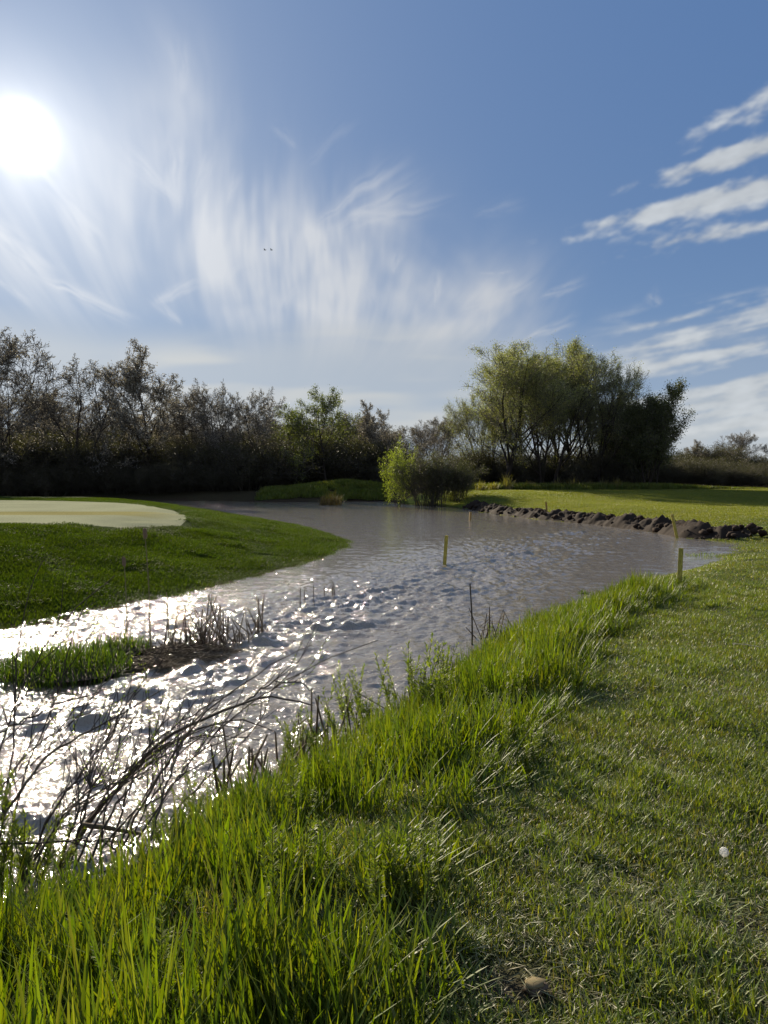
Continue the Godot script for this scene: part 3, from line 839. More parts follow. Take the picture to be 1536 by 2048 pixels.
func green_outline() -> void:
	var px := [378, 1028, 372, 1034, 345, 1039, 300, 1042.5, 240, 1045, 160, 1047, 60, 1048, -60, 1049, -200, 1049, -420, 1046, -700, 1036, -700, 1022, -420, 1008, -200, 1003, -60, 1002, 60, 1003, 160, 1005, 240, 1008, 300, 1013, 340, 1018, 365, 1023]
	var raw := pl(px, 0.98)
	var c := Curve2D.new()
	for k in raw.size() + 1:
		var p := raw[k % raw.size()]
		var t := (raw[(k + 1) % raw.size()] - raw[(k + raw.size() - 1) % raw.size()]) / 6.0
		c.add_point(p, -t, t)
	green_edge = c.tessellate_even_length(4, 0.7)
	green_edge.remove_at(green_edge.size() - 1)

func build_green() -> void:
	var g := G.new()
	var mid := Vector2.ZERO
	for p in green_edge: mid += p / green_edge.size()
	var rings := 60
	var m := green_edge.size()
	for k in rings + 1:
		for p in green_edge:
			var q := mid.lerp(p, float(k) / rings)
			var s := slope(q.x, q.y)
			g.v.append(Vector3(q.x, ground(q.x, q.y) + (0.035 if k < rings else -0.02), -q.y)); g.n.append(s)
			var strip := smooth(23.6, 24.2, q.y) * smooth(26.6, 26.0, q.y) * smooth(-6.2, -8.5, q.x)
			g.c.append(Color(0.36, 0.365, 0.25).lerp(Color(0.31, 0.28, 0.13), strip) * (1.0 + 0.10 * nz.get_noise_2d(q.x * 30.0, q.y * 30.0)))
	for k in rings:
		for a in m:
			var b := (a + 1) % m
			g.i.append(k * m + a); g.i.append(k * m + b); g.i.append((k + 1) * m + a)
			g.i.append(k * m + b); g.i.append((k + 1) * m + b); g.i.append((k + 1) * m + a)
	var mt := vmat(0.95, 0.0)
	mt.uv1_triplanar = true; mt.uv1_world_triplanar = true; mt.uv1_scale = Vector3(1.3, 1.3, 1.3)
	mt.albedo_texture = tinted(noise_tex(512, 0.04, 4, false, 8.0, 21), Color(0.74, 0.76, 0.72), Color(1, 1, 1))
	var o := structure(g.fixed().mesh(mt), "putting_green")
	o.set_meta("label", "pale closely mown putting green on top of the mound")

# ------------------------------------------------------------------ stakes
func stake(foot: Vector3, top: Vector3, wide: float, turn: float, col: Color, label: String) -> void:
	var o := thing("marker_stake", label, "stake", foot, "marker stakes along the stream")
	var g := G.new()
	var up := (top - foot)
	var b := Basis(Quaternion(Vector3.UP, up.normalized())) * Basis(Vector3.UP, turn)
	var w := wide * 0.5
	var ch := wide * 0.12
	var ring := [Vector2(w - ch, -w), Vector2(w, -w + ch), Vector2(w, w - ch), Vector2(w - ch, w), Vector2(-w + ch, w), Vector2(-w, w - ch), Vector2(-w, -w + ch), Vector2(-w + ch, -w)]
	var levels := [[-0.4, 1.0], [up.length() - 0.012, 1.0], [up.length(), 0.86]]
	for s in levels.size() - 1:
		for k in 8:
			var p: Vector2 = ring[k]
			var q: Vector2 = ring[(k + 1) % 8]
			var nn := b * Vector3((p.x + q.x), 0, (p.y + q.y)).normalized()
			g.quad(b * Vector3(p.x * levels[s][1], levels[s][0], p.y * levels[s][1]), b * Vector3(p.x * levels[s + 1][1], levels[s + 1][0], p.y * levels[s + 1][1]), b * Vector3(q.x * levels[s + 1][1], levels[s + 1][0], q.y * levels[s + 1][1]), b * Vector3(q.x * levels[s][1], levels[s][0], q.y * levels[s][1]), nn, col)
	var m := vmat(0.6, 0.4)
	m.uv1_triplanar = true; m.uv1_scale = Vector3(6, 1.2, 6)
	m.albedo_texture = tinted(noise_tex(256, 0.03, 4, false, 8.0, 31), Color(0.7, 0.68, 0.62), Color(1, 1, 1))
	put(g.fixed().mesh(m), "post", o)
	var cap := G.new()
	var e: float = levels[2][0]
	for k in range(1, 7):
		var a: Vector2 = ring[0] * 0.86
		var p: Vector2 = ring[k] * 0.86
		var q: Vector2 = ring[k + 1] * 0.86
		cap.quad(b * Vector3(a.x, e, a.y), b * Vector3(p.x, e, p.y), b * Vector3(q.x, e, q.y), b * Vector3(q.x, e, q.y), b * Vector3.UP, col.lerp(Color(0.45, 0.4, 0.3), 0.5))
	put(cap.fixed().mesh(m), "end_grain", o)

func build_stakes() -> void:
	var yel := Color(0.50, 0.44, 0.085)
	var p := at(1358, 1196, 0.4)
	p.y = ground(p.x, -p.z)
	stake(p, at_depth(1362, 1096, -p.z), 0.055, 0.5, yel, "yellow stake standing in the tall grass at the edge of the near bank")
	p = at(889, 1130)
	stake(p, at_depth(893, 1071, -p.z), 0.07, 0.6, yel, "yellow stake standing alone in the fast brown current")
	p = at(1354, 1076)
	stake(p, at_depth(1344, 1028, -p.z), 0.085, 0.7, yel, "leaning yellow stake in still water near the end of the soil berm")
	p = at(1095, 1037)
	stake(p, at_depth(1092, 1004, -p.z), 0.075, 0.4, Color(0.42, 0.27, 0.09), "thin brownish stake in front of the middle of the soil berm")
	p = at(940, 1041)
	stake(p, at_depth(941, 1024, -p.z), 0.10, 0.3, Color(0.44, 0.30, 0.11), "short stake barely above the water near the willow clump")

# ------------------------------------------------------------------ soil berm
func build_berm() -> void:
	var line := pl([1500, 1084, 1455, 1080, 1400, 1077, 1340, 1066, 1250, 1055, 1170, 1046, 1090, 1039, 1000, 1028, 940, 1017])
	for k in line.size(): line[k] += Vector2(0.25, 0.7)
	var o := thing("soil_berm", "long low berm of dark dug soil along the far edge of the flood", "soil", Vector3(line[2].x, 0, -line[2].y))
	var base := o.position
	var curve := Curve2D.new()
	for p in line: curve.add_point(p)
	var total := curve.get_baked_length()
	var soil := vmat(0.95, 0.25)
	soil.uv1_triplanar = true; soil.uv1_world_triplanar = true; soil.uv1_scale = Vector3(1.5, 1.5, 1.5)
	soil.albedo_texture = tinted(noise_tex(512, 0.05, 5, false, 8.0, 41), Color(0.6, 0.58, 0.55), Color(1, 1, 1))
	var g := G.new()
	var across := 13
	var along := int(total / 0.12)
	for a in along + 1:
		var t := float(a) / along
		var c := curve.sample_baked(t * total)
		var f := (curve.sample_baked(minf(t * total + 0.3, total)) - curve.sample_baked(maxf(t * total - 0.3, 0))).normalized()
		var s := Vector2(-f.y, f.x)
		var tall_here := lerpf(0.50, 0.32, t) * smooth(0.0, 0.03, t) * (0.85 + 0.4 * nz.get_noise_1d(t * 2400.0))
		var wide := lerpf(1.0, 0.75, t)
		for b in across:
			var u := (float(b) / (across - 1) - 0.5) * 2.0
			var p := c + s * u * wide
			var lump := nf.get_noise_2d(p.x * 130.0, p.y * 130.0) * 0.22 + absf(nz.get_noise_2d(p.x * 260.0, p.y * 260.0)) * 0.20
			var h := maxf(ground(p.x, p.y), -0.1) - 0.10 + (tall_here + lump) * (1.0 - u * u * 0.98) 
			g.v.append(Vector3(p.x, h, -p.y) - base); g.n.append(Vector3.UP); g.c.append(Color(0.048, 0.036, 0.028))
	for a in along:
		for b in across - 1:
			var q := a * across + b
			g.i.append(q); g.i.append(q + 1); g.i.append(q + across); g.i.append(q + 1); g.i.append(q + across + 1); g.i.append(q + across)
	for k in g.n.size(): g.n[k] = Vector3.ZERO
	for k in range(0, g.i.size(), 3):
		var nn := (g.v[g.i[k + 1]] - g.v[g.i[k]]).cross(g.v[g.i[k + 2]] - g.v[g.i[k]])
		for e in 3: g.n[g.i[k + e]] -= nn
	for k in g.n.size(): g.n[k] = g.n[k].normalized() * (1.0 if g.n[k].y > 0 else -1.0)
	put(g.fixed().mesh(soil), "ridge", o)
	var clods := []
	for k in 5: clods.append(lump_mesh(0.5, 30 + k, Color(0.052, 0.039, 0.03), soil))
	for k in 295:
		var t := pow(rng.randf(), 1.3)
		var c := curve.sample_baked(t * total)
		var x := c.x + rng.randf_range(-0.8, 0.8)
		var d := c.y - rng.randf_range(-0.8, 0.95)
		var u := clampf(c.distance_to(Vector2(x, d)) / 0.95, 0.0, 1.0)
		var z := rng.randf_range(0.10, 0.34)
		var q := put(clods[k % 5], "clod", o)
		q.position = Vector3(x, maxf(ground(x, d), -0.08) - 0.06 + lerpf(0.48, 0.32, t) * (1.0 - u * u), -d) - base
		q.scale = Vector3(z, z * rng.randf_range(0.6, 0.9), z)
		q.rotation = Vector3(rng.randf() * 0.6, rng.randf() * TAU, rng.randf() * 0.6)

func lump_mesh(r: float, seed_: int, col: Color, m: Material) -> ArrayMesh:
	var g := G.new()
	var rows := 6
	var cols := 10
	for a in rows + 1:
		for b in cols:
			var th := PI * a / rows
			var ph := TAU * b / cols
			var p := Vector3(sin(th) * cos(ph), cos(th), sin(th) * sin(ph))
			p *= r * (1.0 + 0.45 * nz.get_noise_3d(p.x * 70.0 + seed_ * 50.0, p.y * 70.0, p.z * 70.0) + 0.25 * nz.get_noise_3d(p.x * 190.0 + seed_ * 50.0, p.y * 190.0, p.z * 190.0))
			g.v.append(p); g.n.append(p.normalized()); g.c.append(col)
	for a in rows:
		for b in cols:
			var e := a * cols + b
			var f := a * cols + (b + 1) % cols
			g.i.append(e); g.i.append(f); g.i.append(e + cols); g.i.append(f); g.i.append(f + cols); g.i.append(e + cols)
	return g.fixed().mesh(m)


# ------------------------------------------------------------------ plants in and by the water
func stem_curve(pts: Array, n := 14) -> PackedVector3Array:
	var c := Curve3D.new()
	for k in pts.size():
		var t: Vector3 = (pts[mini(k + 1, pts.size() - 1)] - pts[maxi(k - 1, 0)]) / 6.0
		c.add_point(pts[k], -t, t)
	var out := PackedVector3Array()
	var total := c.get_baked_length()
	for k in n + 1: out.append(c.sample_baked(total * k / n))
	return out

func taper(n: int, r0: float, r1: float) -> PackedFloat32Array:
	var out := PackedFloat32Array()
	for k in n: out.append(lerpf(r0, r1, float(k) / (n - 1)))
	return out

var shoot_leaf: StandardMaterial3D
const LEAFGREEN := [Color(0.18, 0.23, 0.05), Color(0.21, 0.25, 0.065), Color(0.15, 0.2, 0.045), Color(0.24, 0.27, 0.09)]

func shoot_leaves(g: G, pts: PackedVector3Array, from: float, step: float, size: float) -> void:     # narrow leaves in pairs up a stem
	var n := pts.size() - 1
	var total := 0.0
	for k in n: total += pts[k].distance_to(pts[k + 1])
	var t := from
	while t < 1.0:
		var f := t * n
		var a := mini(int(f), n - 1)
		var p := pts[a].lerp(pts[a + 1], f - a)
		var up := (pts[a + 1] - pts[a]).normalized()
		for k in 2:
			var side := up.cross(Vector3(rng.randfn(), rng.randfn(), rng.randfn())).normalized()
			var along := (side * 0.75 + up * rng.randf_range(0.4, 1.1)).normalized()
			var z := size * rng.randf_range(0.6, 1.15) * lerpf(1.0, 0.65, t)
			g.leaf(p, along * z, along.cross(up + side * 0.3).normalized() * z * 0.14, LEAFGREEN[rng.randi() % 4] * rng.randf_range(0.8, 1.2))
		t += step / total * rng.randf_range(0.7, 1.3)

func sapling_kind(stems: int, h: float, lean: float, from: float, leafy: float) -> Node3D:
	var root := Node3D.new()
	var g := G.new()
	var l := G.new()
	for s in stems:
		var a := rng.randf() * TAU
		var out := Vector3(cos(a), 0, sin(a))
		var hh := h * rng.randf_range(0.5, 1.0)
		var p0 := out * rng.randf() * 0.09 - Vector3(0, 0.08, 0)
		var p1 := p0 + Vector3(0, hh * 0.5, 0) + out * hh * lean * rng.randf_range(0.2, 0.7)
		var p2 := p1 + Vector3(0, hh * 0.5, 0) + out * hh * lean * rng.randf_range(0.1, 0.9)
		var pts := stem_curve([p0, p1, p2], 9)
		g.tube(pts, taper(10, 0.006, 0.002), 4, Color(0.085, 0.06, 0.04).lerp(Color(0.12, 0.10, 0.06), rng.randf()))
		shoot_leaves(l, pts, from, 0.016 / leafy, 0.085)
		for k in 2:
			var f := rng.randi_range(3, 7)
			var b := rng.randf() * TAU
			var q := stem_curve([pts[f], pts[f] + Vector3(cos(b) * 0.06, hh * 0.14, sin(b) * 0.06), pts[f] + Vector3(cos(b) * 0.09, hh * 0.3, sin(b) * 0.09)], 5)
			g.tube(q, taper(6, 0.0022, 0.001), 3, Color(0.10, 0.08, 0.05))
			shoot_leaves(l, q, 0.2, 0.016 / leafy, 0.075)
	put(g.mesh(bark_mat), "stems", root); put(l.mesh(shoot_leaf), "leaves", root)
	root.set_meta("height", h)
	return root

func on_bank(x: float, y: float) -> Vector3:      # where a photograph pixel meets the ground or the water
	var p := at(x, y, 0.0)
	for k in 6: p = at(x, y, maxf(ground(p.x, -p.z), 0.0))
	return p

func build_saplings() -> void:
	shoot_leaf = vmat(0.55, 0.33, Color(0.95, 1.0, 0.35))
	var kinds := [sapling_kind(7, 1.0, 0.30, 0.35, 1.0), sapling_kind(5, 1.0, 0.18, 0.25, 1.3), sapling_kind(9, 1.0, 0.42, 0.45, 0.8)]
	var looks := ["bushy", "slender", "wide-spreading"]
	for q in [[870, 1425, 1243, 0], [845, 1440, 1262, 1], [735, 1478, 1310, 0], [700, 1492, 1300, 2], [900, 1395, 1268, 1], [640, 1508, 1385, 2], [600, 1525, 1380, 0], [770, 1470, 1335, 1], [570, 1552, 1400, 1], [985, 1300, 1225, 2], [820, 1452, 1240, 2], [665, 1515, 1410, 1]]:
		var p := on_bank(q[0], q[1])
		var o := place(kinds[q[3]], "willow_sapling", p.x, -p.z, (q[1] - q[2]) / F * -p.z, rng.randf() * TAU, looks[q[3]] + " leafy willow sapling standing in the flooded edge before the tall grass", "sapling", "willow saplings at the water's edge")
		o.position.y = maxf(o.position.y, -0.15)
	for q in [[25, 1790, 1440, 1], [-25, 1800, 1490, 1], [60, 1770, 1560, 0], [330, 1690, 1530, 0], [420, 1655, 1490, 2], [95, 1750, 1590, 2]]:
		var p := on_bank(q[0], q[1])
		place(kinds[q[3]], "willow_sapling", p.x, -p.z, (q[1] - q[2]) / F * -p.z, rng.randf() * TAU, looks[q[3]] + " leafy willow sapling beside the bent bare willow stems", "sapling", "saplings by the bent willow")
	var weed := [sapling_kind(3, 1.0, 0.12, 0.1, 1.5), sapling_kind(5, 1.0, 0.2, 0.15, 1.6)]
	var made := 0
	for tries in 400:
		if made >= 36: break
		var x := rng.randf_range(-2.6, 3.0)
		var d := rng.randf_range(2.2, 9.0)
		if not in_tall(x, d) or cell(x, d, ga) < 0.3 or x < -0.55 * d: continue
		made += 1
		place(weed[made % 2], "leafy_weed", x, d, rng.randf_range(0.3, 0.52), rng.randf() * TAU, ("bushy leafy weed growing up through the tall bank grass" if made % 2 else "thin leafy weed shoot growing up through the tall bank grass"), "weed", "weed shoots in the tall grass")

func build_bent_willow() -> void:
	var foot := on_bank(125, 1738)
	var o := thing("bent_willow", "bare willow with dark stems bent over the water from the near bank", "shrub", foot)
	var bark := Color(0.042, 0.034, 0.028)
	var d0 := -foot.z
	# stems as photograph pixels with the distance at the start and at the tip, radius in millimetres
	var rows := [
		[[120, 1738, 150, 1690, 180, 1645, 260, 1545, 350, 1465, 500, 1400, 560, 1396, 625, 1412], 0.0, 0.9, 10.5],
		[[120, 1740, 165, 1660, 240, 1568, 320, 1500, 400, 1456, 480, 1440, 550, 1462], 0.05, 1.3, 8.5],
		[[490, 1404, 550, 1362, 600, 1366, 632, 1388], 0.75, 1.0, 4.0],
		[[240, 1568, 330, 1490, 420, 1470, 520, 1480], 0.5, 1.1, 5.0],
		[[0, 1640, 60, 1560, 110, 1500, 215, 1445, 350, 1362], -0.2, 0.5, 6.0],
		[[-30, 1480, 50, 1440, 105, 1414, 200, 1383], -0.3, 0.1, 4.0],
		[[118, 1736, 158, 1620, 155, 1545, 140, 1478], 0.0, 0.3, 5.0],
		[[150, 1690, 178, 1590, 182, 1500, 192, 1430], 0.0, 0.2, 4.5],
		[[-40, 1692, 60, 1686, 150, 1681, 240, 1684, 330, 1700], -0.3, 0.1, 4.5],
		[[-20, 1905, 60, 1860, 110, 1846, 220, 1842, 352, 1850], -0.9, -0.7, 5.0],
		[[95, 1800, 180, 1752, 290, 1724, 390, 1717, 450, 1730], -0.25, -0.3, 5.5],
		[[60, 1760, 90, 1650, 150, 1560, 215, 1480, 260, 1400, 330, 1290], 0.0, 0.5, 5.0],
		[[40, 1790, 80, 1700, 130, 1630, 230, 1560, 300, 1490, 345, 1390], -0.1, 0.3, 4.5],
		[[20, 1770, 30, 1640, 60, 1520, 110, 1400, 150, 1260, 175, 1200], -0.1, 0.2, 4.0],
		[[-10, 1760, 10, 1600, 30, 1450, 35, 1300, 60, 1180, 85, 1120], -0.2, 0.2, 4.0],
		[[-30, 1700, 0, 1500, 60, 1350, 140, 1230, 230, 1150], -0.2, 0.2, 3.5],
		[[260, 1690, 300, 1600, 350, 1520, 380, 1440], 0.2, 0.4, 3.5],
		[[200, 1700, 270, 1620, 330, 1590, 400, 1500, 440, 1420], 0.1, 0.5, 4.0],
		[[300, 1680, 370, 1600, 440, 1530, 520, 1440, 560, 1340], 0.3, 0.9, 4.0],
		[[0, 1580, 60, 1500, 150, 1440, 240, 1330], -0.2, 0.3, 3.5],
	]
	for k in 16:
		var bx := rng.randf_range(-60, 330)
		var by := lerpf(1800.0, 1660.0, bx / 400.0 + 0.1)
		var lean := rng.randf_range(0.25, 1.1)
		var up := rng.randf_range(180, 430)
		rows.append([[bx, by, bx + up * lean * 0.25, by - up * 0.4, bx + up * lean * 0.6, by - up * 0.75, bx + up * lean * 1.1, by - up], rng.randf_range(-0.4, 0.3), rng.randf_range(0.0, 0.9), rng.randf_range(3.0, 5.5)])
	var lv := G.new()
	for q in rows:
		var pts := []
		var px: Array = q[0]
		var n := px.size() / 2
		for k in n:
			pts.append(at_depth(px[k * 2], px[k * 2 + 1], d0 + lerpf(q[1], q[2], float(k) / (n - 1))) - foot)
		var c := stem_curve(pts, 18)
		for k in range(1, 19): c[k] += Vector3(rng.randfn(), rng.randfn(), rng.randfn()) * 0.005
		var g := G.new()
		g.tube(c, taper(19, q[3] * 0.0015, maxf(q[3] * 0.0004, 0.0024)), 6, bark.lerp(Color(0.075, 0.06, 0.048), rng.randf()))
		var tg := G.new()
		for k in rng.randi_range(3, 7):      # side twigs
			var f := rng.randi_range(4, 13)
			var along := (c[f + 1] - c[f - 1]).normalized()
			var side := along.cross(Vector3(rng.randfn(), rng.randfn(), rng.randfn())).normalized()
			var ln := rng.randf_range(0.12, 0.42)
			var tw := stem_curve([c[f], c[f] + (along + side * 0.6) * ln * 0.5, c[f] + (along * 1.6 + side * 1.2 + Vector3.UP * 0.5) * ln * 0.55], 5)
			tg.tube(tw, taper(6, 0.003, 0.0015), 4, bark)
			if rng.randf() < 0.35: shoot_leaves(lv, tw, 0.4, 0.03, 0.035)
		var st := put(g.mesh(bark_mat), "stem", o)
		put(tg.mesh(bark_mat), "twigs", st).set_meta("kind", "stuff")
	put(lv.mesh(shoot_leaf), "leaves", o)
	# drift stuck at its foot
	var dead := on_bank(215, 1690)
	var log_ := thing("driftwood", "short broken dead branch caught at the foot of the bent willow", "branch", dead)
	var dg := G.new()
	dg.tube(stem_curve([at_depth(160, 1650, d0 + 0.1) - dead, at_depth(210, 1655, d0 + 0.15) - dead, at_depth(282, 1668, d0 + 0.25) - dead], 8), taper(9, 0.016, 0.010), 7, Color(0.12, 0.095, 0.07))
	put(dg.mesh(bark_mat), "wood", log_)

func cattail(foot: Vector3, top: Vector3, label: String, head_len: float) -> void:
	var o := thing("cattail", label, "cattail", foot, "cattails by the grass islet")
	var g := G.new()
	var c := stem_curve([Vector3(0, -0.3, 0), (top - foot) * 0.5 + Vector3(0.015, 0, 0), top - foot], 12)
	g.tube(c, taper(13, 0.010, 0.005), 6, Color(0.17, 0.15, 0.085))
	put(g.mesh(bark_mat), "stalk", o)
	var h := G.new()
	var up := (c[12] - c[11]).normalized()
	var prof := [[0.0, 0.004], [0.03, 0.018], [0.2, 0.025], [0.5, 0.029], [0.8, 0.024], [0.95, 0.015], [1.0, 0.003]]
	var pts := PackedVector3Array()
	var rad := PackedFloat32Array()
	for q in prof:
		pts.append(c[12] - up * head_len * (1.0 - q[0])); rad.append(q[1] * rng.randf_range(0.85, 1.2))
	h.tube(pts, rad, 9, Color(0.17, 0.125, 0.085))
	for k in 160:      # fluff that has burst out
		var t := rng.randf()
		var side := up.cross(Vector3(rng.randfn(), rng.randfn(), rng.randfn())).normalized()
		h.leaf(c[12] - up * head_len * t + side * 0.013, (side + up * rng.randf_range(-0.6, 0.8)) * 0.017, side.cross(up) * 0.002, Color(0.33, 0.27, 0.19))
	put(h.mesh(bark_mat), "seed_head", o)
	var l := G.new()
	for k in 5:
		l.blade(Vector3(rng.randfn() * 0.02, -0.1, rng.randfn() * 0.02), rng.randf() * TAU, rng.randf_range(0.3, 0.6), 0.010, 0.12, 0.5, 5, Color(0.2, 0.17, 0.09))
	put(l.mesh(bark_mat), "dead_leaves", o)

func broken_reeds(called: String, foot: Vector3, count: int, radius: float, h0: float, h1: float, mess: float, label: String, group := "") -> void:
	var o := thing(called, label, "reeds", foot, group)
	var cols := [Color(0.11, 0.085, 0.055), Color(0.08, 0.06, 0.04), Color(0.15, 0.12, 0.08), Color(0.065, 0.05, 0.035)]
	for k in count:
		var a := rng.randf() * TAU
		var p := Vector3(cos(a), 0, sin(a)) * radius * sqrt(rng.randf()) * Vector3(1.3, 0, 0.8)
		var b := rng.randf() * TAU
		var lean := absf(rng.randfn()) * mess
		var h := lerpf(h0, h1, pow(rng.randf(), 1.8))
		var dir := (Vector3.UP + Vector3(cos(b), 0, sin(b)) * lean).normalized()
		var g := G.new()
		var pts := [p - dir * 0.12, p + dir * h * 0.6, p + dir * h]
		if rng.randf() < 0.3:      # snapped over
			pts.append(pts[2] + Vector3(cos(b + 1.0), -rng.randf_range(0.2, 1.0), sin(b + 1.0)) * h * 0.5)
			g.tube(PackedVector3Array(pts), taper(4, 0.008, 0.004), 5, cols[rng.randi() % 4])
		else:
			g.tube(PackedVector3Array(pts), taper(3, rng.randf_range(0.006, 0.014), 0.006), 5, cols[rng.randi() % 4])
		put(g.mesh(bark_mat), "reed_stem", o)

func reed_mat(foot: Vector3, wide: float, deep: float, count: int, label: String) -> void:
	var o := thing("reed_raft", label, "debris", foot)
	var g := G.new()
	for k in count:
		var a := rng.randf() * TAU
		var r := sqrt(rng.randf())
		var p := Vector3(cos(a) * wide * r, rng.randf_range(-0.03, 0.09 * (1.0 - r) + 0.03), sin(a) * deep * r)
		var b := rng.randfn() * 0.7
		var dir := Vector3(cos(b), rng.randfn() * 0.25, sin(b)) * rng.randf_range(0.08, 0.28)
		g.tube(PackedVector3Array([p - dir, p + Vector3(0, 0.015, 0), p + dir]), taper(3, rng.randf_range(0.004, 0.008), 0.003), 4, Color(0.13, 0.10, 0.065).lerp(Color(0.055, 0.042, 0.03), rng.randf()))
	var m := put(g.mesh(bark_mat), "litter", o)
	m.set_meta("kind", "stuff")

func tussock(called: String, foot: Vector3, wide: float, deep: float, n: int, h0: float, h1: float, w: float, cols: Array, label: String, group := "") -> void:
	var o := thing(called, label, "grass tuft", foot, group)
	var g := G.new()
	for k in n:
		var a := rng.randf() * TAU
		var r := sqrt(rng.randf())
		g.blade(Vector3(cos(a) * r * wide, -0.05 + 0.06 * (1.0 - r * r), sin(a) * r * deep), rng.randf() * TAU, rng.randf_range(h0, h1) * lerpf(1.0, 0.6, r), w * rng.randf_range(0.7, 1.3), absf(rng.randfn()) * 0.35, rng.randf_range(0.2, 1.1), 4, cols[rng.randi() % cols.size()] * rng.randf_range(0.8, 1.2))
	var m := put(g.mesh(shoot_leaf), "blades", o)
	m.set_meta("kind", "stuff")
	if called == "grass_islet":
		var sod := lump_mesh(1.0, 77, Color(0.045, 0.035, 0.025), bark_mat)
		var q := put(sod, "sod", o)
		q.scale = Vector3(wide * 0.9, 0.08, deep * 0.9)

func build_reeds() -> void:
	var p := at(302, 1312)
	cattail(p, at_depth(289, 1056, -p.z), "tall cattail stalk with a ragged seed head between the islet and the broken reeds", 0.13)
	p = at(254, 1290)
	cattail(p, at_depth(247, 1113, -p.z + 0.1), "shorter cattail stalk with a ragged seed head over the grass islet", 0.13)
	broken_reeds("broken_reeds", at(372, 1298), 34, 0.24, 0.15, 0.8, 0.6, "stand of broken brown reeds beside the tall cattail")
	broken_reeds("broken_reeds", at(442, 1288), 50, 0.30, 0.15, 0.75, 0.9, "tangle of leaning broken reeds over the fast water")
	broken_reeds("broken_reeds", at(515, 1268), 16, 0.12, 0.15, 0.6, 0.5, "small separate tuft of broken upright reeds at the edge of the current")
	broken_reeds("reed_stubs", at(612, 1215), 3, 0.12, 0.25, 0.45, 0.06, "few thin reed stubs standing in the rippled water", "reed stubs in open water")
	broken_reeds("reed_stubs", at(655, 1192), 4, 0.25, 0.15, 0.35, 0.08, "few thin reed stubs standing in the rippled water", "reed stubs in open water")
	broken_reeds("reed_stubs", at(545, 1262), 3, 0.18, 0.08, 0.2, 0.1, "few thin reed stubs standing in the rippled water", "reed stubs in open water")
	reed_mat(at(380, 1308), 0.55, 0.45, 330, "mat of dead reed litter caught round the broken reeds")
	reed_mat(at(305, 1335), 0.28, 0.22, 120, "small dark raft of reed litter at the foot of the tall cattail")
	var wet := [Color(0.06, 0.10, 0.02), Color(0.075, 0.12, 0.026), Color(0.05, 0.08, 0.018), Color(0.11, 0.14, 0.03)]
	tussock("grass_islet", at(125, 1345), 0.78, 0.75, 1500, 0.22, 0.46, 0.012, wet, "dark green grass islet standing in the rushing water")
	tussock("grass_islet", at(240, 1305), 0.40, 0.4, 460, 0.2, 0.38, 0.011, wet, "smaller grass islet at the foot of the shorter cattail")
	tussock("water_tuft", at(1166, 1188), 0.12, 0.10, 60, 0.05, 0.16, 0.010, wet, "single round grass tuft poking from calm water off the near bank")
	tussock("water_tuft", at(1040, 1198), 0.13, 0.08, 24, 0.04, 0.14, 0.008, [Color(0.1, 0.08, 0.05)], "brown tuft of dead stalks in calm water off the near bank")
	tussock("water_tuft", at(1052, 1228), 0.2, 0.1, 16, 0.06, 0.2, 0.006, [Color(0.12, 0.09, 0.05), Color(0.08, 0.1, 0.03)], "sparse drowned stalks between the brown tuft and the tall grass")
	tussock("water_tuft", at(1085, 1245), 0.15, 0.1, 14, 0.08, 0.22, 0.006, [Color(0.10, 0.11, 0.04)], "sparse green drowned stalks by the tall grass edge")
	tussock("flooded_grass", at(1412, 1112), 0.75, 0.6, 260, 0.05, 0.16, 0.012, [Color(0.12, 0.17, 0.05), Color(0.15, 0.18, 0.07)], "patch of flooded lawn grass poking from still water by the berm end")
	tussock("flooded_grass", at(1362, 1092), 0.25, 0.3, 20, 0.05, 0.2, 0.008, [Color(0.2, 0.17, 0.1)], "few drowned dry stalks beside the leaning stake")
	for q in [[975, 1278, 10, 0.16, 0.5], [1010, 1268, 8, 0.14, 0.34], [885, 1405, 14, 0.15, 0.45], [560, 1545, 16, 0.2, 0.6], [615, 1515, 18, 0.22, 0.55], [665, 1500, 14, 0.2, 0.5], [470, 1600, 12, 0.2, 0.5]]:
		broken_reeds("dead_reeds", at(q[0], q[1]), q[2], q[3], 0.12, q[4], 0.5, "bent dead reeds at the water's edge beside the tall grass", "dead reeds along the tall grass")
	p = at(944, 1290)
	var o := thing("reed_post", "lone upright dark reed stalk rising at the edge of the tall grass", "reed", p)
	var g := G.new()
	g.tube(stem_curve([Vector3(0, -0.2, 0), Vector3(0.0, 0.3, 0), at_depth(940, 1167, -p.z) - p], 6), taper(7, 0.013, 0.009), 6, Color(0.07, 0.055, 0.04))
	put(g.mesh(bark_mat), "stalk", o)
	# dry reeds across the pond
	var straw := [Color(0.30, 0.25, 0.15), Color(0.24, 0.2, 0.12), Color(0.2, 0.18, 0.09)]
	for q in [[1015, 985, 945, 70], [1115, 975, 948, 73], [1145, 980, 950, 73], [1175, 978, 955, 73], [1207, 985, 958, 73], [1236, 985, 957, 72], [960, 985, 962, 68], [985, 984, 965, 69], [1060, 980, 958, 72]]:
		var d: float = q[3]
		var x := px_x(q[0], d)
		tussock("dry_reeds", Vector3(x, ground(x, d), -d), 0.45, 0.4, 130, 0.8, (q[1] - q[2]) / F * d * 1.25, 0.03, straw, "pale dry reed tuft behind the fairway in front of the dark trees", "dry reed tufts behind the fairway")
	p = at(662, 1010)
	tussock("dry_reeds", p, 0.9, 0.5, 260, 0.7, 1.5, 0.03, [Color(0.16, 0.11, 0.075), Color(0.2, 0.15, 0.1)], "brown dry reed clump in the pond before the grassy hump")
	tussock("dry_reeds", at(850, 1012), 0.9, 0.4, 90, 0.3, 0.8, 0.03, [Color(0.26, 0.18, 0.11)], "rusty dead reeds at the foot of the willow clump")

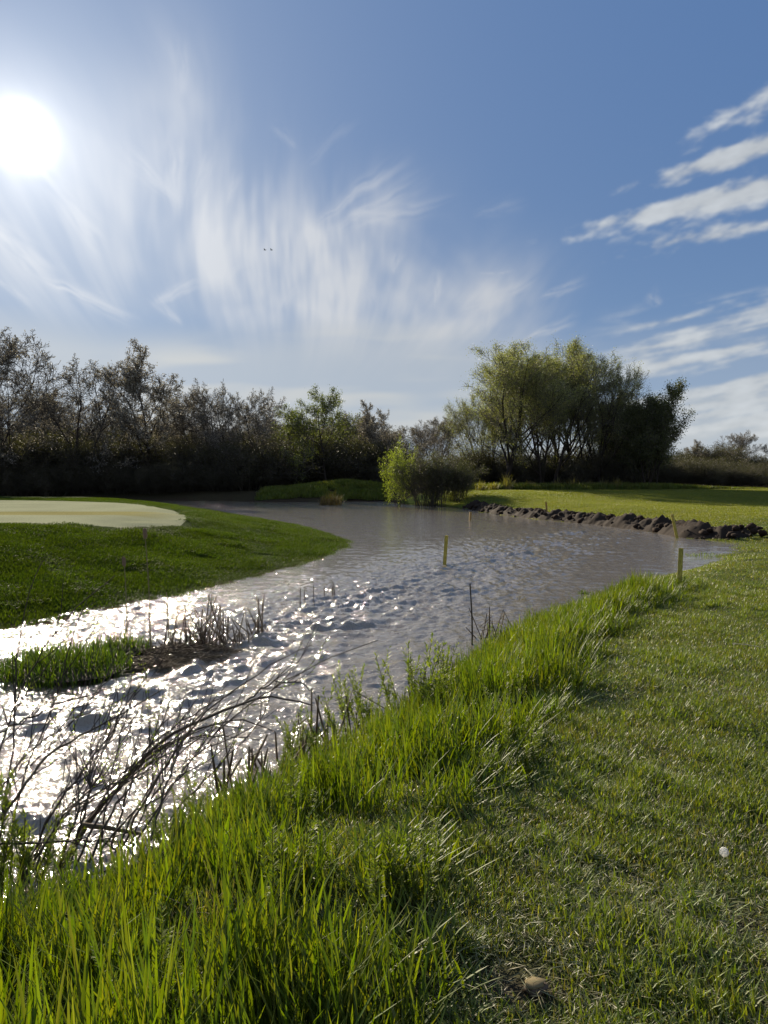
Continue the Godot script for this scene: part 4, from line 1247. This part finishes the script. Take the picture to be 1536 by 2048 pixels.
func build_small() -> void:
	var hp := Vector3(-0.62, ground(-0.62, 2.75), -2.78)
	tussock("dead_grass", hp, 0.20, 0.14, 110, 0.16, 0.34, 0.005, [Color(0.3, 0.26, 0.17), Color(0.2, 0.17, 0.11)], "arched clump of dead straw over a dark hollow in the tall grass")
	# a clod, a seed head and a twig on the lawn; two birds far off
	var soil := vmat(0.95, 0.25)
	var p := on_bank(1072, 1985)
	var o := thing("earth_clod", "small clod of earth with dry turf on top, lying in the lawn", "clod", p)
	var q := put(lump_mesh(0.5, 91, Color(0.10, 0.075, 0.055), soil), "earth", o)
	q.scale = Vector3(0.085, 0.045, 0.07); q.position.y = 0.014
	q = put(lump_mesh(0.5, 93, Color(0.17, 0.14, 0.075), soil), "dry_turf", o)
	q.scale = Vector3(0.07, 0.022, 0.055); q.position.y = 0.03; q.rotation.y = 0.7
	p = on_bank(1446, 1748)
	o = thing("dandelion", "white dandelion seed head above the worn lawn", "flower", p)
	var g := G.new()
	g.tube(PackedVector3Array([Vector3.ZERO, Vector3(0.004, 0.05, 0), Vector3(0.002, 0.09, 0.002)]), taper(3, 0.002, 0.0015), 5, Color(0.2, 0.22, 0.1))
	put(g.mesh(bark_mat), "stalk", o)
	g = G.new()
	for k in 260:
		var v := Vector3(rng.randfn(), rng.randfn(), rng.randfn()).normalized()
		var c := Vector3(0.002, 0.095, 0.002)
		var u := v.cross(Vector3(0.2, 0.9, 0.4)).normalized()
		g.leaf(c, v * 0.019, u * 0.0006, Color(0.75, 0.74, 0.7))
		g.leaf(c + v * 0.017, u * 0.007 + v * 0.002, v.cross(u) * 0.002, Color(0.8, 0.8, 0.77))
	put(g.mesh(vmat(0.8, 0.3, Color(0.8, 0.8, 0.8))), "seed_head", o)
	p = on_bank(1500, 1300)
	o = thing("twig", "pale fallen twig lying on the lawn", "twig", p)
	g = G.new()
	g.tube(PackedVector3Array([Vector3(-0.12, 0.035, -0.12), Vector3(-0.03, 0.05, -0.02), Vector3(0.1, 0.04, 0.1)]), taper(3, 0.005, 0.003), 5, Color(0.42, 0.38, 0.3))
	put(g.mesh(bark_mat), "wood", o)
	for k in 2:
		var b := at_depth(530 + k * 13, 500, 160.0)
		o = thing("bird", "tiny distant bird flying across the thin cloud", "bird", b, "pair of distant birds")
		g = G.new()
		g.tube(PackedVector3Array([Vector3(-0.3, 0, 0), Vector3(-0.1, 0, 0), Vector3(0.15, 0.01, 0), Vector3(0.32, 0.02, 0)]), PackedFloat32Array([0.01, 0.09, 0.08, 0.01]), 6, Color(0.05, 0.05, 0.05))
		put(g.mesh(bark_mat), "body", o)
		for side in [-1.0, 1.0]:
			g = G.new()
			g.leaf(Vector3(-0.05, 0.03, 0), Vector3(-0.08, 0.16, 0.62 * side), Vector3(0.13, 0, 0), Color(0.05, 0.05, 0.05))
			put(g.mesh(bark_mat), "wing", o)

func _ready() -> void:
	rng.seed = 20240507
	nz.noise_type = FastNoiseLite.TYPE_SIMPLEX_SMOOTH; nz.seed = 3; nz.frequency = 0.01; nz.fractal_type = FastNoiseLite.FRACTAL_NONE
	nf.noise_type = FastNoiseLite.TYPE_SIMPLEX_SMOOTH; nf.seed = 9; nf.frequency = 0.01; nf.fractal_type = FastNoiseLite.FRACTAL_FBM; nf.fractal_octaves = 4; nf.fractal_gain = 0.55
	# camera, sky, sun, exposure
	var cam := Camera3D.new()
	cam.name = "camera"
	add_child(cam)
	cam.position = Vector3(0, EYE, 0); cam.rotation.x = -pitch
	cam.fov = rad_to_deg(2.0 * atan(1024.0 / F)); cam.near = 0.05; cam.far = 900.0
	cam.current = true
	var env := Environment.new()
	build_sky(env)
	env.tonemap_mode = Environment.TONE_MAPPER_LINEAR
	env.tonemap_exposure = 1.9
	env.background_energy_multiplier = 0.53
	env.sdfgi_enabled = true; env.ssao_enabled = true; env.ssil_enabled = true
	var we := WorldEnvironment.new()
	we.name = "world_environment"; we.environment = env
	add_child(we)
	var sun := DirectionalLight3D.new()
	sun.name = "sun"
	sun.light_energy = 1.6; sun.light_color = Color(1.0, 0.94, 0.84); sun.light_angular_distance = 0.55
	sun.shadow_enabled = true
	add_child(sun)
	sun.look_at_from_position(Vector3.ZERO, -sun_dir)
	print("sky ", Time.get_ticks_msec())
	outlines()
	make_terrain()
	build_ground()
	print("ground ", Time.get_ticks_msec())
	rng.seed = 101
	build_water()
	print("water ", Time.get_ticks_msec())
	green_outline()
	build_green()
	rng.seed = 102
	build_trees()
	print("trees ", Time.get_ticks_msec())
	rng.seed = 103
	build_grass()
	print("grass ", Time.get_ticks_msec())
	build_stakes()
	rng.seed = 104
	build_berm()
	print("done ", Time.get_ticks_msec())
	rng.seed = 105
	build_saplings()
	rng.seed = 106
	build_bent_willow()
	rng.seed = 107
	build_reeds()
	rng.seed = 108
	build_small()
	print("all ", Time.get_ticks_msec())
